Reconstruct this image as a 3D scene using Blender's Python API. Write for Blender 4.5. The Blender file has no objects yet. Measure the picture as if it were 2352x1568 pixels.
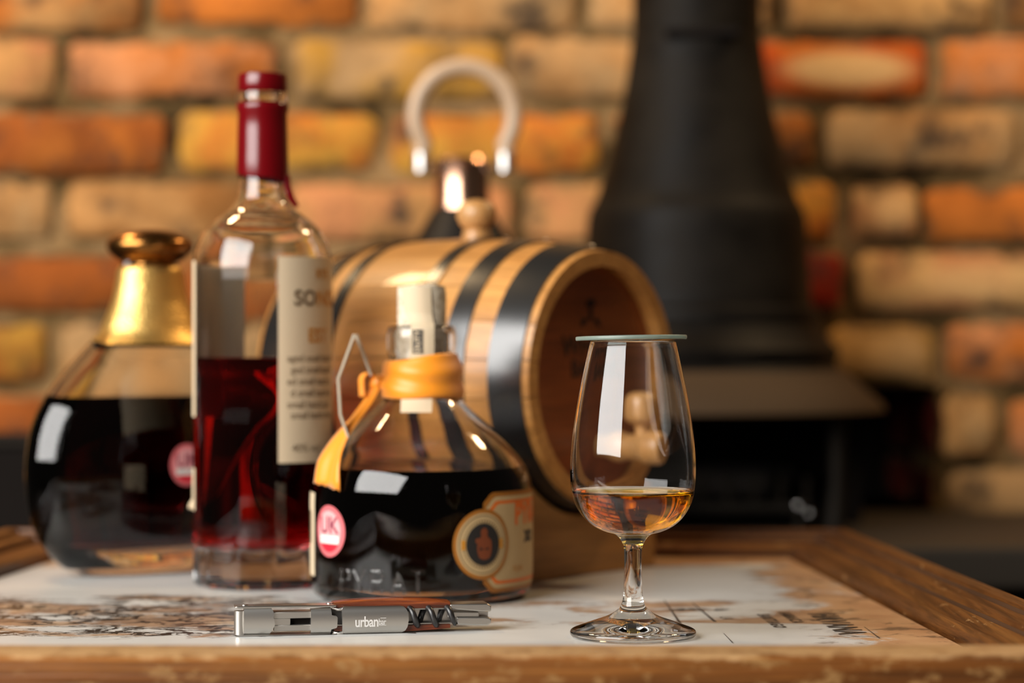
import bpy, bmesh, math, random
from mathutils import Vector, Matrix
random.seed(7)
PI = math.pi
R = math.radians
scene = bpy.context.scene
COL = scene.collection

# ------------------------------------------------------------------ camera
FPX = 85.0 / 36.0 * 2352          # focal length in pixels
CAMZ = 0.152                      # camera height above the table top
cam_data = bpy.data.cameras.new('camera')
cam_data.lens = 85.0
cam_data.sensor_width = 36.0
cam_data.clip_start = 0.01
cam_data.dof.use_dof = True
cam_data.dof.focus_distance = 1.245
cam_data.dof.aperture_fstop = 4.3
cam = bpy.data.objects.new('camera', cam_data)
COL.objects.link(cam)
cam.location = (0, 0, CAMZ)
cam.rotation_euler = (R(90), 0, 0)
scene.camera = cam

# ------------------------------------------------------------------ world and lights
world = bpy.data.worlds.new('world')
scene.world = world
world.use_nodes = True
bg = world.node_tree.nodes['Background']
bg.inputs['Color'].default_value = (1.0, 0.84, 0.68, 1)
bg.inputs['Strength'].default_value = 0.035

def area(name, loc, target, sx, sy, power, color):
    l = bpy.data.lights.new(name, 'AREA')
    l.shape = 'RECTANGLE'; l.size = sx; l.size_y = sy
    l.energy = power; l.color = color
    o = bpy.data.objects.new(name, l)
    COL.objects.link(o)
    o.location = loc
    o.rotation_euler = (Vector(target) - Vector(loc)).to_track_quat('-Z', 'Y').to_euler()
    return o
# a wide window to the left of the camera, and two unseen warm lights added for bottle glints and a warmer wall
area('window_daylight', (-1.62, -0.10, 1.12), (0.0, 1.55, 0.12), 2.2, 1.7, 150, (1.0, 0.975, 0.94))
area('unseen_warm_light', (0.85, 2.12, 1.25), (0.5, 2.3, 0.0), 0.16, 0.16, 9.0, (1.0, 0.68, 0.36))
area('unseen_warm_light', (-0.75, 2.12, 1.30), (-0.4, 2.3, 0.0), 0.16, 0.16, 9.0, (1.0, 0.68, 0.36))

vs = scene.view_settings
vs.view_transform = 'Standard'
vs.look = 'None'
vs.gamma = 1.0
vs.exposure = 0.0
vs.use_curve_mapping = False
scene.cycles.max_bounces = 16
scene.cycles.transmission_bounces = 14
scene.cycles.glossy_bounces = 6
scene.cycles.diffuse_bounces = 4
scene.cycles.transparent_max_bounces = 12
scene.cycles.sample_clamp_indirect = 4.0
scene.cycles.blur_glossy = 0.6

# ------------------------------------------------------------------ helpers
def W(px, py, D):
    """photo pixel at distance D -> point in the place"""
    return Vector(((px - 1176) * D / FPX, D, CAMZ - (py - 784) * D / FPX))

class MB:
    def __init__(s):
        s.v = []; s.f = []
    def add(s, verts, faces):
        n = len(s.v)
        s.v += [tuple(p) for p in verts]
        s.f += [tuple(i + n for i in f) for f in faces]
        return s
    def box(s, x0, x1, y0, y1, z0, z1):
        v = [(x0,y0,z0),(x1,y0,z0),(x1,y1,z0),(x0,y1,z0),(x0,y0,z1),(x1,y0,z1),(x1,y1,z1),(x0,y1,z1)]
        return s.add(v, [(3,2,1,0),(4,5,6,7),(0,1,5,4),(1,2,6,5),(2,3,7,6),(3,0,4,7)])
    def lathe(s, prof, seg=64, sx=1, sy=1, mod=None, closed=False):
        """prof: list of (r, z); angle 0 faces the camera (-Y). mod(r,z,phi)->(r,z)"""
        n0 = len(s.v)
        rings = []
        for (r, z) in prof:
            if r < 1e-7:
                s.v.append((0, 0, z)); rings.append([len(s.v) - 1])
            else:
                ring = []
                for k in range(seg):
                    ph = 2 * PI * k / seg
                    rr, zz = mod(r, z, ph) if mod else (r, z)
                    s.v.append((rr * sx * math.sin(ph), -rr * sy * math.cos(ph), zz))
                    ring.append(len(s.v) - 1)
                rings.append(ring)
        pairs = list(zip(rings, rings[1:]))
        if closed: pairs.append((rings[-1], rings[0]))
        for a, b in pairs:
            for k in range(seg):
                k2 = (k + 1) % seg
                if len(a) == 1 and len(b) == 1: break
                if len(a) == 1: s.f.append((a[0], b[k2], b[k]))
                elif len(b) == 1: s.f.append((a[k], a[k2], b[0]))
                else: s.f.append((a[k], a[k2], b[k2], b[k]))
        return s
    def tube(s, pts, rad, seg=12, cap=True, closed=False):
        pts = [Vector(p) for p in pts]
        n = len(pts)
        rads = rad if isinstance(rad, (list, tuple)) else [rad] * n
        rings = []
        up = None
        for i in range(n):
            if closed: t = (pts[(i+1) % n] - pts[i-1])
            else: t = pts[min(i+1, n-1)] - pts[max(i-1, 0)]
            t.normalize()
            if up is None:
                up = Vector((0,0,1)) if abs(t.z) < .9 else Vector((0,1,0))
            a = t.cross(up).normalized(); up = a.cross(t).normalized()
            ring = []
            for k in range(seg):
                an = 2*PI*k/seg
                s.v.append(tuple(pts[i] + a*math.cos(an)*rads[i] + up*math.sin(an)*rads[i]))
                ring.append(len(s.v)-1)
            rings.append(ring)
        prs = list(zip(rings, rings[1:]))
        if closed: prs.append((rings[-1], rings[0]))
        for a, b in prs:
            for k in range(seg):
                k2 = (k+1) % seg
                s.f.append((a[k], b[k], b[k2], a[k2]))
        if cap and not closed:
            s.f.append(tuple(rings[0])); s.f.append(tuple(reversed(rings[-1])))
        return s
    def prism(s, outline, y0, y1):
        """outline in (x,z), extruded in y"""
        n = len(outline)
        v = [(x, y0, z) for x, z in outline] + [(x, y1, z) for x, z in outline]
        f = [tuple(range(n)), tuple(range(2*n-1, n-1, -1))]
        for i in range(n):
            j = (i+1) % n
            f.append((i, n+i, n+j, j))
        return s.add(v, f)
    def sweep(s, prof, pts_in, pts_out):
        """rail: prof = list of (t across 0..1, z); two ends given as (inner, outer) xy"""
        (i0, o0), (i1, o1) = (pts_in[0], pts_out[0]), (pts_in[1], pts_out[1])
        n = len(prof)
        v = []
        N = 24
        for k in range(N+1):
            u = k/N
            I = Vector(i0).lerp(Vector(i1), u); O = Vector(o0).lerp(Vector(o1), u)
            for t, z in prof:
                p = I.lerp(O, t); v.append((p.x, p.y, z))
        f = []
        for k in range(N):
            for j in range(n):
                j2 = (j+1) % n
                f.append((k*n+j, k*n+j2, (k+1)*n+j2, (k+1)*n+j))
        f.append(tuple(range(n-1, -1, -1))); f.append(tuple(N*n+j for j in range(n)))
        return s.add(v, f)
    def map(s, fn):
        s.v = [tuple(fn(*p)) for p in s.v]; return s
    def mesh(s, name, fix=True):
        me = bpy.data.meshes.new(name)
        me.from_pydata(s.v, [], s.f)
        if fix:
            bm = bmesh.new(); bm.from_mesh(me)
            bmesh.ops.recalc_face_normals(bm, faces=bm.faces)
            bm.to_mesh(me); bm.free()
        me.update()
        return me
    def build(s, name, mat, parent=None, smooth=True, auto=35, bevel=0, bseg=2, fix=True):
        me = s.mesh(name, fix)
        o = bpy.data.objects.new(name, me)
        COL.objects.link(o)
        me.materials.append(mat)
        if bevel:
            m = o.modifiers.new('bevel', 'BEVEL'); m.width = bevel; m.segments = bseg
            m.limit_method = 'ANGLE'; m.angle_limit = R(30)
        if smooth:
            me.polygons.foreach_set('use_smooth', [True]*len(me.polygons))
            if auto < 180:
                try: me.set_sharp_from_angle(angle=R(auto))
                except Exception: pass
        if parent: o.parent = parent
        return o

def empty(name, loc, rz=0, label=None, cat=None, group=None, kind=None):
    o = bpy.data.objects.new(name, None); COL.objects.link(o)
    o.empty_display_size = 0.02
    o.location = loc; o.rotation_euler = (0, 0, rz)
    tag(o, label, cat, group, kind)
    return o
def tag(o, label=None, cat=None, group=None, kind=None):
    if label: o['label'] = label
    if cat: o['category'] = cat
    if group: o['group'] = group
    if kind: o['kind'] = kind
    return o

def text_geo(body, size, spacing=1.0, bold=0.0):
    """built-in font -> flat triangles centred at 0 (x, y)"""
    cu = bpy.data.curves.new('t', 'FONT')
    cu.body = body; cu.size = size; cu.align_x = 'CENTER'; cu.align_y = 'CENTER'
    cu.space_character = spacing; cu.resolution_u = 3; cu.offset = bold
    ob = bpy.data.objects.new('t', cu); COL.objects.link(ob)
    me = bpy.data.meshes.new_from_object(ob.evaluated_get(bpy.context.evaluated_depsgraph_get()))
    v = [tuple(p.co) for p in me.vertices]; f = [tuple(p.vertices) for p in me.polygons]
    bpy.data.objects.remove(ob); bpy.data.curves.remove(cu); bpy.data.meshes.remove(me)
    return v, f

def disc_geo(rx, ry, seg=40, rings=5, r_in=0.0):
    v = []; f = []
    rr = [r_in + (1-r_in)*k/rings for k in range(rings+1)]
    for q in rr:
        for k in range(seg):
            a = 2*PI*k/seg
            v.append((rx*q*math.cos(a), ry*q*math.sin(a), 0))
    for i in range(rings):
        for k in range(seg):
            k2 = (k+1) % seg
            f.append((i*seg+k, (i+1)*seg+k, (i+1)*seg+k2, i*seg+k2))
    return v, f
def rect_geo(x0, x1, y0, y1, nx=16, ny=4, chamfer=0.0):
    v = []; f = []
    for j in range(ny+1):
        for i in range(nx+1):
            x = x0 + (x1-x0)*i/nx; y = y0 + (y1-y0)*j/ny
            v.append((x, y, 0))
    for j in range(ny):
        for i in range(nx):
            a = j*(nx+1)+i
            f.append((a, a+1, a+nx+2, a+nx+1))
    if chamfer:
        out = []
        for (x, y, z) in v:
            for cx, sg in ((x0, 1),):
                d = abs(x-cx)
                if d < chamfer:
                    lim = chamfer - d
                    y = max(y0+lim, min(y1-lim, y))
            out.append((x, y, z))
        v = out
    return v, f

def interp(prof, z):
    for (r0, z0), (r1, z1) in zip(prof, prof[1:]):
        if min(z0, z1) <= z <= max(z0, z1) and abs(z1-z0) > 1e-9:
            return r0 + (r1-r0)*(z-z0)/(z1-z0)
    return prof[-1][0] if z > prof[-1][1] else prof[0][0]
def wrap(geo, prof, phi0, z0, eps, sx=1, sy=1, Rref=None):
    """wrap flat geometry (x along the girth, y up) on a turned body"""
    v, f = geo
    Rr = Rref or interp(prof, z0)
    out = []
    for (x, y, *_) in v:
        ph = phi0 + x / Rr
        r = interp(prof, z0+y) + eps
        out.append((r*sx*math.sin(ph), -r*sy*math.cos(ph), z0+y))
    return MB().add(out, f)

def smoothprof(pts, n=6):
    """Catmull-Rom through (r, z) points"""
    out = []
    P = [pts[0]] + list(pts) + [pts[-1]]
    for i in range(1, len(P)-2):
        p0, p1, p2, p3 = [Vector(P[i+k]) for k in (-1, 0, 1, 2)]
        for k in range(n):
            t = k/n
            q = 0.5*((2*p1) + (p2-p0)*t + (2*p0-5*p1+4*p2-p3)*t*t + (3*p1-p0-3*p2+p3)*t**3)
            out.append((max(q.x, 0), q.y))
    out.append(tuple(pts[-1]))
    return out

# ------------------------------------------------------------------ materials
def newmat(name):
    m = bpy.data.materials.new(name); m.use_nodes = True
    nt = m.node_tree
    b = nt.nodes['Principled BSDF']
    return m, nt, b
def rgba(c): return (c[0], c[1], c[2], 1.0)
def pbr(name, color, rough=0.5, metal=0.0, spec=0.5, coat=0.0, sheen=0.0):
    m, nt, b = newmat(name)
    b.inputs['Base Color'].default_value = rgba(color)
    b.inputs['Roughness'].default_value = rough
    b.inputs['Metallic'].default_value = metal
    b.inputs['Specular IOR Level'].default_value = spec
    b.inputs['Coat Weight'].default_value = coat
    b.inputs['Sheen Weight'].default_value = sheen
    return m
def node(nt, typ, **kw):
    n = nt.nodes.new(typ)
    for k, v in kw.items():
        if k in n.inputs: n.inputs[k].default_value = v
        else: setattr(n, k, v)
    return n
def coords(nt, scale=(1,1,1), loc=(0,0,0), rot=(0,0,0), kind='Object'):
    tc = nt.nodes.new('ShaderNodeTexCoord'); mp = nt.nodes.new('ShaderNodeMapping')
    mp.inputs['Scale'].default_value = scale; mp.inputs['Location'].default_value = loc
    mp.inputs['Rotation'].default_value = rot
    nt.links.new(tc.outputs[kind], mp.inputs['Vector'])
    return mp.outputs['Vector']
def noise(nt, vec, scale, detail=4, rough=0.55, dist=0.0):
    n = node(nt, 'ShaderNodeTexNoise', Scale=scale, Detail=detail, Roughness=rough, Distortion=dist)
    nt.links.new(vec, n.inputs['Vector'])
    return n.outputs['Fac']
def ramp(nt, fac, stops):
    r = nt.nodes.new('ShaderNodeValToRGB')
    el = r.color_ramp.elements
    while len(el) < len(stops): el.new(0.5)
    for e, (p, c) in zip(el, stops):
        e.position = p
        e.color = rgba(c) if isinstance(c, (tuple, list)) else (c, c, c, 1)
    nt.links.new(fac, r.inputs['Fac'])
    return r.outputs['Color']
def mix(nt, fac, a, b, mode='MIX'):
    n = nt.nodes.new('ShaderNodeMix'); n.data_type = 'RGBA'; n.blend_type = mode
    for sock, val in ((n.inputs[0], fac), (n.inputs[6], a), (n.inputs[7], b)):
        if isinstance(val, bpy.types.NodeSocket): nt.links.new(val, sock)
        elif isinstance(val, (tuple, list)): sock.default_value = rgba(val)
        else: sock.default_value = val
    return n.outputs[2]
def math_(nt, op, a, b=None, clamp=False):
    n = nt.nodes.new('ShaderNodeMath'); n.operation = op; n.use_clamp = clamp
    for sock, val in zip(n.inputs, (a, b)):
        if val is None: continue
        if isinstance(val, bpy.types.NodeSocket): nt.links.new(val, sock)
        else: sock.default_value = val
    return n.outputs[0]
def bump(nt, b, height, strength=0.3, dist=0.002):
    n = nt.nodes.new('ShaderNodeBump')
    n.inputs['Strength'].default_value = strength; n.inputs['Distance'].default_value = dist
    nt.links.new(height, n.inputs['Height']); nt.links.new(n.outputs['Normal'], b.inputs['Normal'])

def glass(name, color=(1,1,1), rough=0.0, ior=1.5):
    m, nt, b = newmat(name)
    b.inputs['Base Color'].default_value = rgba(color)
    b.inputs['Roughness'].default_value = rough
    b.inputs['IOR'].default_value = ior
    b.inputs['Transmission Weight'].default_value = 1.0
    return m
def liquid(name, color, density, ior=1.36):
    """spirit in glass: the wetted wall refracts glass-to-liquid, the free surface air-to-liquid"""
    m = bpy.data.materials.new(name); m.use_nodes = True
    nt = m.node_tree; nt.nodes.remove(nt.nodes['Principled BSDF'])
    g = nt.nodes.new('ShaderNodeBsdfGlass'); g.inputs['Roughness'].default_value = 0.0
    at = nt.nodes.new('ShaderNodeAttribute'); at.attribute_name = 'free_surface'
    ri = math_(nt, 'ADD', math_(nt, 'MULTIPLY', at.outputs['Fac'], ior-ior/1.5), ior/1.5)
    nt.links.new(ri, g.inputs['IOR'])
    va = nt.nodes.new('ShaderNodeVolumeAbsorption')
    va.inputs['Color'].default_value = rgba(color); va.inputs['Density'].default_value = density
    out = nt.nodes['Material Output']
    nt.links.new(g.outputs[0], out.inputs['Surface'])
    nt.links.new(va.outputs[0], out.inputs['Volume'])
    return m
def fill(prof_in, lev, men=0.0007):
    """split an inner wall profile (top to bottom) at the liquid level -> (dry wall, wetted wall from the bottom)"""
    r = interp(list(reversed(prof_in)), lev+men)
    dry = [p for p in prof_in if p[1] > lev+men+1e-5] + [(r, lev+men)]
    wet = [p for p in reversed(prof_in) if p[1] < lev+men-1e-5] + [(r, lev+men)]
    return dry, wet
def pour(name, wet, lev, mat, parent, seg, sx=1, sy=1, men=0.0007, mod=None):
    r = wet[-1][0]
    topp = [(r-0.0004, lev+men*0.6), (r-0.0011, lev+men*0.2), (r-0.0024, lev), (0.0001, lev)]
    mb = MB().lathe(wet+topp, seg, sx, sy, mod)
    o = mb.build(name, mat, parent, auto=180)
    at = o.data.attributes.new('free_surface', 'FLOAT', 'FACE')
    zt = [(1.0 if all(o.data.vertices[i].co.z >= lev-1e-6 for i in p.vertices) and min(math.hypot(o.data.vertices[i].co.x/sx, o.data.vertices[i].co.y/sy) for i in p.vertices) < r-0.0003 else 0.0) for p in o.data.polygons]
    at.data.foreach_set('value', zt)
    return o
def wood(name, dark, mid, light, axis='x', scale=1.0, rough=0.5, coat=0.0, bmp=0.15, fine=1.0):
    m, nt, b = newmat(name)
    st = {'x': (4, 60, 60), 'y': (60, 4, 60), 'z': (60, 60, 4)}[axis]
    vec = coords(nt, tuple(s*scale for s in st))
    n1 = noise(nt, vec, 1.0, 5, 0.6, 0.6)
    col = ramp(nt, n1, [(0.25, dark), (0.5, mid), (0.75, light)])
    vec2 = coords(nt, tuple(s*scale*5*fine for s in st))
    n2 = noise(nt, vec2, 1.0, 3, 0.6)
    g = ramp(nt, n2, [(0.35, 0.55), (0.6, 1.0)])
    col = mix(nt, 0.6, col, g, 'MULTIPLY')
    nt.links.new(col, b.inputs['Base Color'])
    b.inputs['Roughness'].default_value = rough
    b.inputs['Coat Weight'].default_value = coat
    bump(nt, b, n2, bmp, 0.001)
    return m

# brick: two tones per brick come from the object's colour and its 'tone' property
def brick_material():
    m, nt, b = newmat('fired_brick')
    oi = nt.nodes.new('ShaderNodeObjectInfo')
    at = node(nt, 'ShaderNodeAttribute'); at.attribute_type = 'OBJECT'; at.attribute_name = 'tone'
    sp = node(nt, 'ShaderNodeAttribute'); sp.attribute_type = 'OBJECT'; sp.attribute_name = 'spot'
    tc = nt.nodes.new('ShaderNodeTexCoord')
    off = nt.nodes.new('ShaderNodeVectorMath'); off.operation = 'MULTIPLY_ADD'
    rnd = nt.nodes.new('ShaderNodeCombineXYZ')
    for i in range(3): nt.links.new(oi.outputs['Random'], rnd.inputs[i])
    nt.links.new(rnd.outputs[0], off.inputs[0]); off.inputs[1].default_value = (37, 19, 53)
    nt.links.new(tc.outputs['Object'], off.inputs[2])
    v = off.outputs[0]
    n1 = noise(nt, v, 13, 4, 0.6, 0.5)
    col = mix(nt, ramp(nt, n1, [(0.40, 0.0), (0.58, 1.0)]), oi.outputs['Color'], at.outputs['Color'])
    # burnt dark smudges
    n2 = noise(nt, v, 22, 4, 0.6)
    col = mix(nt, ramp(nt, n2, [(0.54, 0.0), (0.68, 0.85)]), col, (0.035, 0.03, 0.025))
    # pale, rubbed middle of a few bricks
    gx = nt.nodes.new('ShaderNodeVectorMath'); gx.operation = 'SUBTRACT'; gx.inputs[1].default_value = (0.62, 0.5, 0.52)
    nt.links.new(tc.outputs['Generated'], gx.inputs[0])
    gs = nt.nodes.new('ShaderNodeVectorMath'); gs.operation = 'MULTIPLY'; gs.inputs[1].default_value = (1.0, 0.0, 1.0)
    nt.links.new(gx.outputs[0], gs.inputs[0])
    ln = nt.nodes.new('ShaderNodeVectorMath'); ln.operation = 'LENGTH'; nt.links.new(gs.outputs[0], ln.inputs[0])
    sg = nt.nodes.new('ShaderNodeSeparateXYZ'); nt.links.new(tc.outputs['Generated'], sg.inputs[0])
    ex = math_(nt, 'SUBTRACT', 0.5, math_(nt, 'ABSOLUTE', math_(nt, 'SUBTRACT', sg.outputs[0], 0.5)))
    ez = math_(nt, 'SUBTRACT', 0.5, math_(nt, 'ABSOLUTE', math_(nt, 'SUBTRACT', sg.outputs[2], 0.5)))
    ed = math_(nt, 'MINIMUM', math_(nt, 'MULTIPLY', ex, 3.3), ez)
    ed = math_(nt, 'ADD', ed, math_(nt, 'MULTIPLY', math_(nt, 'SUBTRACT', noise(nt, v, 34, 4, 0.6), 0.5), 0.55))
    smear = ramp(nt, noise(nt, v, 12, 4, 0.6), [(0.38, (0.035, 0.019, 0.007)), (0.62, (0.36, 0.20, 0.08))])
    col = mix(nt, ramp(nt, ed, [(0.02, 0.9), (0.10, 0.0)]), col, smear)
    n4 = noise(nt, v, 9, 3, 0.6)
    col = mix(nt, 1.0, col, ramp(nt, n4, [(0.3, 0.5), (0.62, 1.0)]), 'MULTIPLY')
    msk = ramp(nt, ln.outputs['Value'], [(0.20, 1.0), (0.36, 0.0)])
    msk = math_(nt, 'MULTIPLY', msk, sp.outputs['Fac'])
    col = mix(nt, msk, col, (0.74, 0.45, 0.19))
    n3 = noise(nt, v, 160, 4, 0.6)
    col = mix(nt, 0.5, col, ramp(nt, n3, [(0.3, 0.72), (0.6, 1.0)]), 'MULTIPLY')
    nt.links.new(col, b.inputs['Base Color'])
    b.inputs['Roughness'].default_value = 0.85
    b.inputs['Specular IOR Level'].default_value = 0.2
    bump(nt, b, n3, 0.5, 0.003)
    return m
M = {}
M['brick'] = brick_material()
def mortar_mat():
    m, nt, b = newmat('old_mortar')
    v = coords(nt)
    n1 = noise(nt, v, 11, 5, 0.65)
    col = ramp(nt, n1, [(0.36, (0.018, 0.011, 0.004)), (0.48, (0.13, 0.075, 0.026)), (0.64, (0.34, 0.20, 0.085))])
    nt.links.new(col, b.inputs['Base Color']); b.inputs['Roughness'].default_value = 0.95; b.inputs['Specular IOR Level'].default_value = 0.1
    bump(nt, b, noise(nt, v, 120, 4), 0.6, 0.004)
    return m
M['mortar'] = mortar_mat()
def iron_mat():
    m, nt, b = newmat('black_cast_iron')
    v = coords(nt)
    n1 = noise(nt, v, 14, 4, 0.6)
    col = ramp(nt, n1, [(0.35, (0.004, 0.003, 0.0022)), (0.7, (0.012, 0.009, 0.006))])
    nt.links.new(col, b.inputs['Base Color'])
    b.inputs['Specular IOR Level'].default_value = 0.09
    rg = ramp(nt, n1, [(0.3, 0.45), (0.7, 0.65)])
    nt.links.new(rg, b.inputs['Roughness'])
    bump(nt, b, noise(nt, v, 220, 3), 0.25, 0.001)
    return m
M['iron'] = iron_mat()
M['rusty_iron'] = pbr('rusty_iron', (0.050, 0.030, 0.015), 0.7, spec=0.15)
M['soot'] = pbr('soot', (0.008, 0.006, 0.005), 0.95, spec=0.1)
M['slate'] = pbr('dark_slate', (0.028, 0.021, 0.014), 0.6, spec=0.25)
M['floor'] = wood('dark_floorboards', (0.01, 0.006, 0.004), (0.02, 0.012, 0.007), (0.03, 0.018, 0.01), 'y', 0.2, 0.6)
def rail_wood(name, axis, rot=0.0, wear=0.60, wcol=(0.40, 0.22, 0.085), gain=1.0, arris=False):
    m, nt, b = newmat(name)
    st = {'x': (1.6, 55, 55), 'y': (55, 1.6, 55)}[axis]
    rt = (0, 0, rot)
    n1 = noise(nt, coords(nt, st, rot=rt), 1.0, 6, 0.65, 0.4)
    g = lambda c: tuple(q*gain for q in c)
    col = ramp(nt, n1, [(0.28, g((0.030, 0.008, 0.0015))), (0.45, g((0.13, 0.042, 0.007))), (0.6, g((0.20, 0.072, 0.013))), (0.8, g((0.30, 0.13, 0.03)))])
    n2 = noise(nt, coords(nt, tuple(q*7 for q in st), rot=rt), 1.0, 4, 0.6)
    col = mix(nt, 0.75, col, ramp(nt, n2, [(0.35, 0.3), (0.58, 1.0)]), 'MULTIPLY')
    n3 = noise(nt, coords(nt, {'x': (70, 130, 130), 'y': (95, 30, 95)}[axis], rot=rt), 1.0, 6, 0.72)
    col = mix(nt, ramp(nt, n3, [(wear, 0.0), (wear+0.08, 0.75)]), col, wcol)
    if arris:
        sp = nt.nodes.new('ShaderNodeSeparateXYZ'); nt.links.new(coords(nt), sp.inputs[0])
        zz = math_(nt, 'ADD', math_(nt, 'MULTIPLY', math_(nt, 'SUBTRACT', sp.outputs[2], 0.0146), 450.0), math_(nt, 'MULTIPLY', math_(nt, 'SUBTRACT', noise(nt, coords(nt, (60, 60, 60)), 1.0, 5, 0.7), 0.5), 3.2))
        col = mix(nt, ramp(nt, zz, [(0.25, 0.0), (0.9, 0.8)]), col, (0.46, 0.28, 0.125))
    nt.links.new(col, b.inputs['Base Color'])
    b.inputs['Roughness'].default_value = 0.38
    bump(nt, b, n2, 0.45, 0.0014)
    return m
M['rail_x'] = rail_wood('worn_rail_wood_cross', 'x')
M['rail_y'] = rail_wood('worn_rail_wood_long', 'y', R(3.5), 0.62, gain=0.72)
M['rail_l'] = rail_wood('worn_rail_wood_left', 'y', R(-5.0), 0.62)
M['rail_front'] = rail_wood('worn_rail_wood_front', 'x', 0, 0.55, (0.32, 0.17, 0.058), 1.35, True)

def map_print():
    """old printed map under varnish: pale ground, tan land, black engraved lines"""
    m, nt, b = newmat('printed_map_top')
    v = coords(nt)
    sep = nt.nodes.new('ShaderNodeSeparateXYZ'); nt.links.new(v, sep.inputs[0])
    X, Y = sep.outputs[0], sep.outputs[1]
    def rng(val, a, c, inv=False):
        n = node(nt, 'ShaderNodeMapRange'); n.interpolation_type = 'SMOOTHSTEP'
        nt.links.new(val, n.inputs[0]); n.inputs[1].default_value = a; n.inputs[2].default_value = c
        n.inputs[3].default_value = 1.0 if inv else 0.0; n.inputs[4].default_value = 0.0 if inv else 1.0
        return n.outputs[0]
    base = ramp(nt, noise(nt, v, 10, 4), [(0.3, (0.52, 0.515, 0.49)), (0.7, (0.62, 0.615, 0.59))])
    # land masses in the front left
    nl = noise(nt, coords(nt, (13, 20, 1), (0.3, 0.1, 0)), 1.0, 8, 0.66, 0.3)
    left = math_(nt, 'MULTIPLY', rng(X, -0.06, -0.16), math_(nt, 'MULTIPLY', rng(Y, 1.225, 1.26), rng(Y, 1.50, 1.40)))
    mid = math_(nt, 'MULTIPLY', rng(X, -0.13, -0.08), math_(nt, 'MULTIPLY', rng(Y, 1.265, 1.31), rng(Y, 1.46, 1.40)))
    mid = math_(nt, 'MULTIPLY', mid, 0.82)
    right = rng(X, 0.125, 0.20)
    back = rng(Y, 1.60, 1.67)
    region = math_(nt, 'MAXIMUM', math_(nt, 'MAXIMUM', left, mid), math_(nt, 'MAXIMUM', right, back))
    thr = math_(nt, 'SUBTRACT', math_(nt, 'ADD', nl, math_(nt, 'ADD', math_(nt, 'MULTIPLY', region, 0.245), math_(nt, 'MULTIPLY', math_(nt, 'MAXIMUM', right, back), 0.10))), 0.70)
    land = math_(nt, 'MULTIPLY', thr, 16.0, clamp=True)
    tan = ramp(nt, noise(nt, v, 30, 5), [(0.3, (0.15, 0.07, 0.03)), (0.5, (0.30, 0.16, 0.075)), (0.7, (0.48, 0.33, 0.20))])
    rt = ramp(nt, noise(nt, v, 26, 5), [(0.3, (0.36, 0.15, 0.04)), (0.6, (0.52, 0.28, 0.11)), (0.75, (0.56, 0.42, 0.27))])
    landcol = mix(nt, math_(nt, 'MAXIMUM', right, back), tan, rt)
    col = mix(nt, math_(nt, 'MULTIPLY', land, 0.88), base, landcol)
    # engraved contour lines
    ln = noise(nt, coords(nt, (34, 46, 1), (4, 2, 0)), 1.0, 7, 0.66, 0.6)
    d = math_(nt, 'ABSOLUTE', math_(nt, 'SUBTRACT', math_(nt, 'FRACT', math_(nt, 'MULTIPLY', ln, 5.0)), 0.5))
    line = ramp(nt, d, [(0.13, 1.0), (0.24, 0.0)])
    lreg = math_(nt, 'MAXIMUM', left, math_(nt, 'MULTIPLY', mid, 0.45))
    lthr = math_(nt, 'MULTIPLY', math_(nt, 'SUBTRACT', math_(nt, 'ADD', noise(nt, coords(nt, (14, 22, 1), (9, 5, 0)), 1.0, 5), math_(nt, 'MULTIPLY', lreg, 0.30)), 0.69), 14.0, clamp=True)
    col = mix(nt, math_(nt, 'MULTIPLY', line, lthr), col, (0.022, 0.016, 0.013))
    # coast line around the land
    edge = ramp(nt, math_(nt, 'ABSOLUTE', thr), [(0.004, 1.0), (0.016, 0.0)])
    col = mix(nt, math_(nt, 'MULTIPLY', edge, math_(nt, 'MAXIMUM', left, 0.25)), col, (0.04, 0.028, 0.02))
    # grime along the right rail
    gr = math_(nt, 'MULTIPLY', ramp(nt, noise(nt, v, 42, 5, 0.65), [(0.54, 0.0), (0.62, 1.0)]), rng(X, 0.13, 0.18))
    col = mix(nt, math_(nt, 'MULTIPLY', gr, 0.85), col, (0.10, 0.065, 0.04))
    # fine scratches
    sc = ramp(nt, noise(nt, coords(nt, (60, 160, 1)), 1.0, 4, 0.7), [(0.70, 0.0), (0.74, 1.0)])
    col = mix(nt, math_(nt, 'MULTIPLY', sc, 0.6), col, (0.08, 0.06, 0.05))
    nt.links.new(col, b.inputs['Base Color'])
    b.inputs['Roughness'].default_value = 0.30
    b.inputs['Specular IOR Level'].default_value = 0.45
    return m
M['map'] = map_print()
M['ink'] = pbr('black_map_ink', (0.03, 0.022, 0.018), 0.5)
M['clear'] = glass('clear_glass', (1, 1, 1), 0.0, 1.5)
M['crystal'] = glass('tasting_glass_crystal', (1, 1, 1), 0.0, 1.5)
M['lid'] = glass('greenish_lid_glass', (0.86, 0.95, 0.90), 0.0, 1.5)
M['whisky'] = liquid('amber_whisky', (0.955, 0.79, 0.01), 108, 1.36)
M['red'] = liquid('deep_red_spirit', (0.84, 0.02, 0.01), 76, 1.36)
M['rum'] = liquid('dark_rum', (0.62, 0.16, 0.03), 150, 1.36)
M['brandy'] = liquid('dark_brandy', (0.60, 0.14, 0.03), 150, 1.36)
M['wax'] = pbr('red_wax', (0.125, 0.0012, 0.003), 0.20, spec=0.5)
M['cream'] = pbr('cream_paper', (0.60, 0.47, 0.31), 0.7)
M['shaded_paper'] = pbr('shaded_cream_paper', (0.45, 0.31, 0.145), 0.6)  # cream paper darkened to carry the shade on the rum bottle's right side
M['white_paper'] = pbr('white_paper', (0.75, 0.72, 0.66), 0.6)
M['gold_ink'] = pbr('golden_ink', (0.48, 0.19, 0.012), 0.45)
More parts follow.
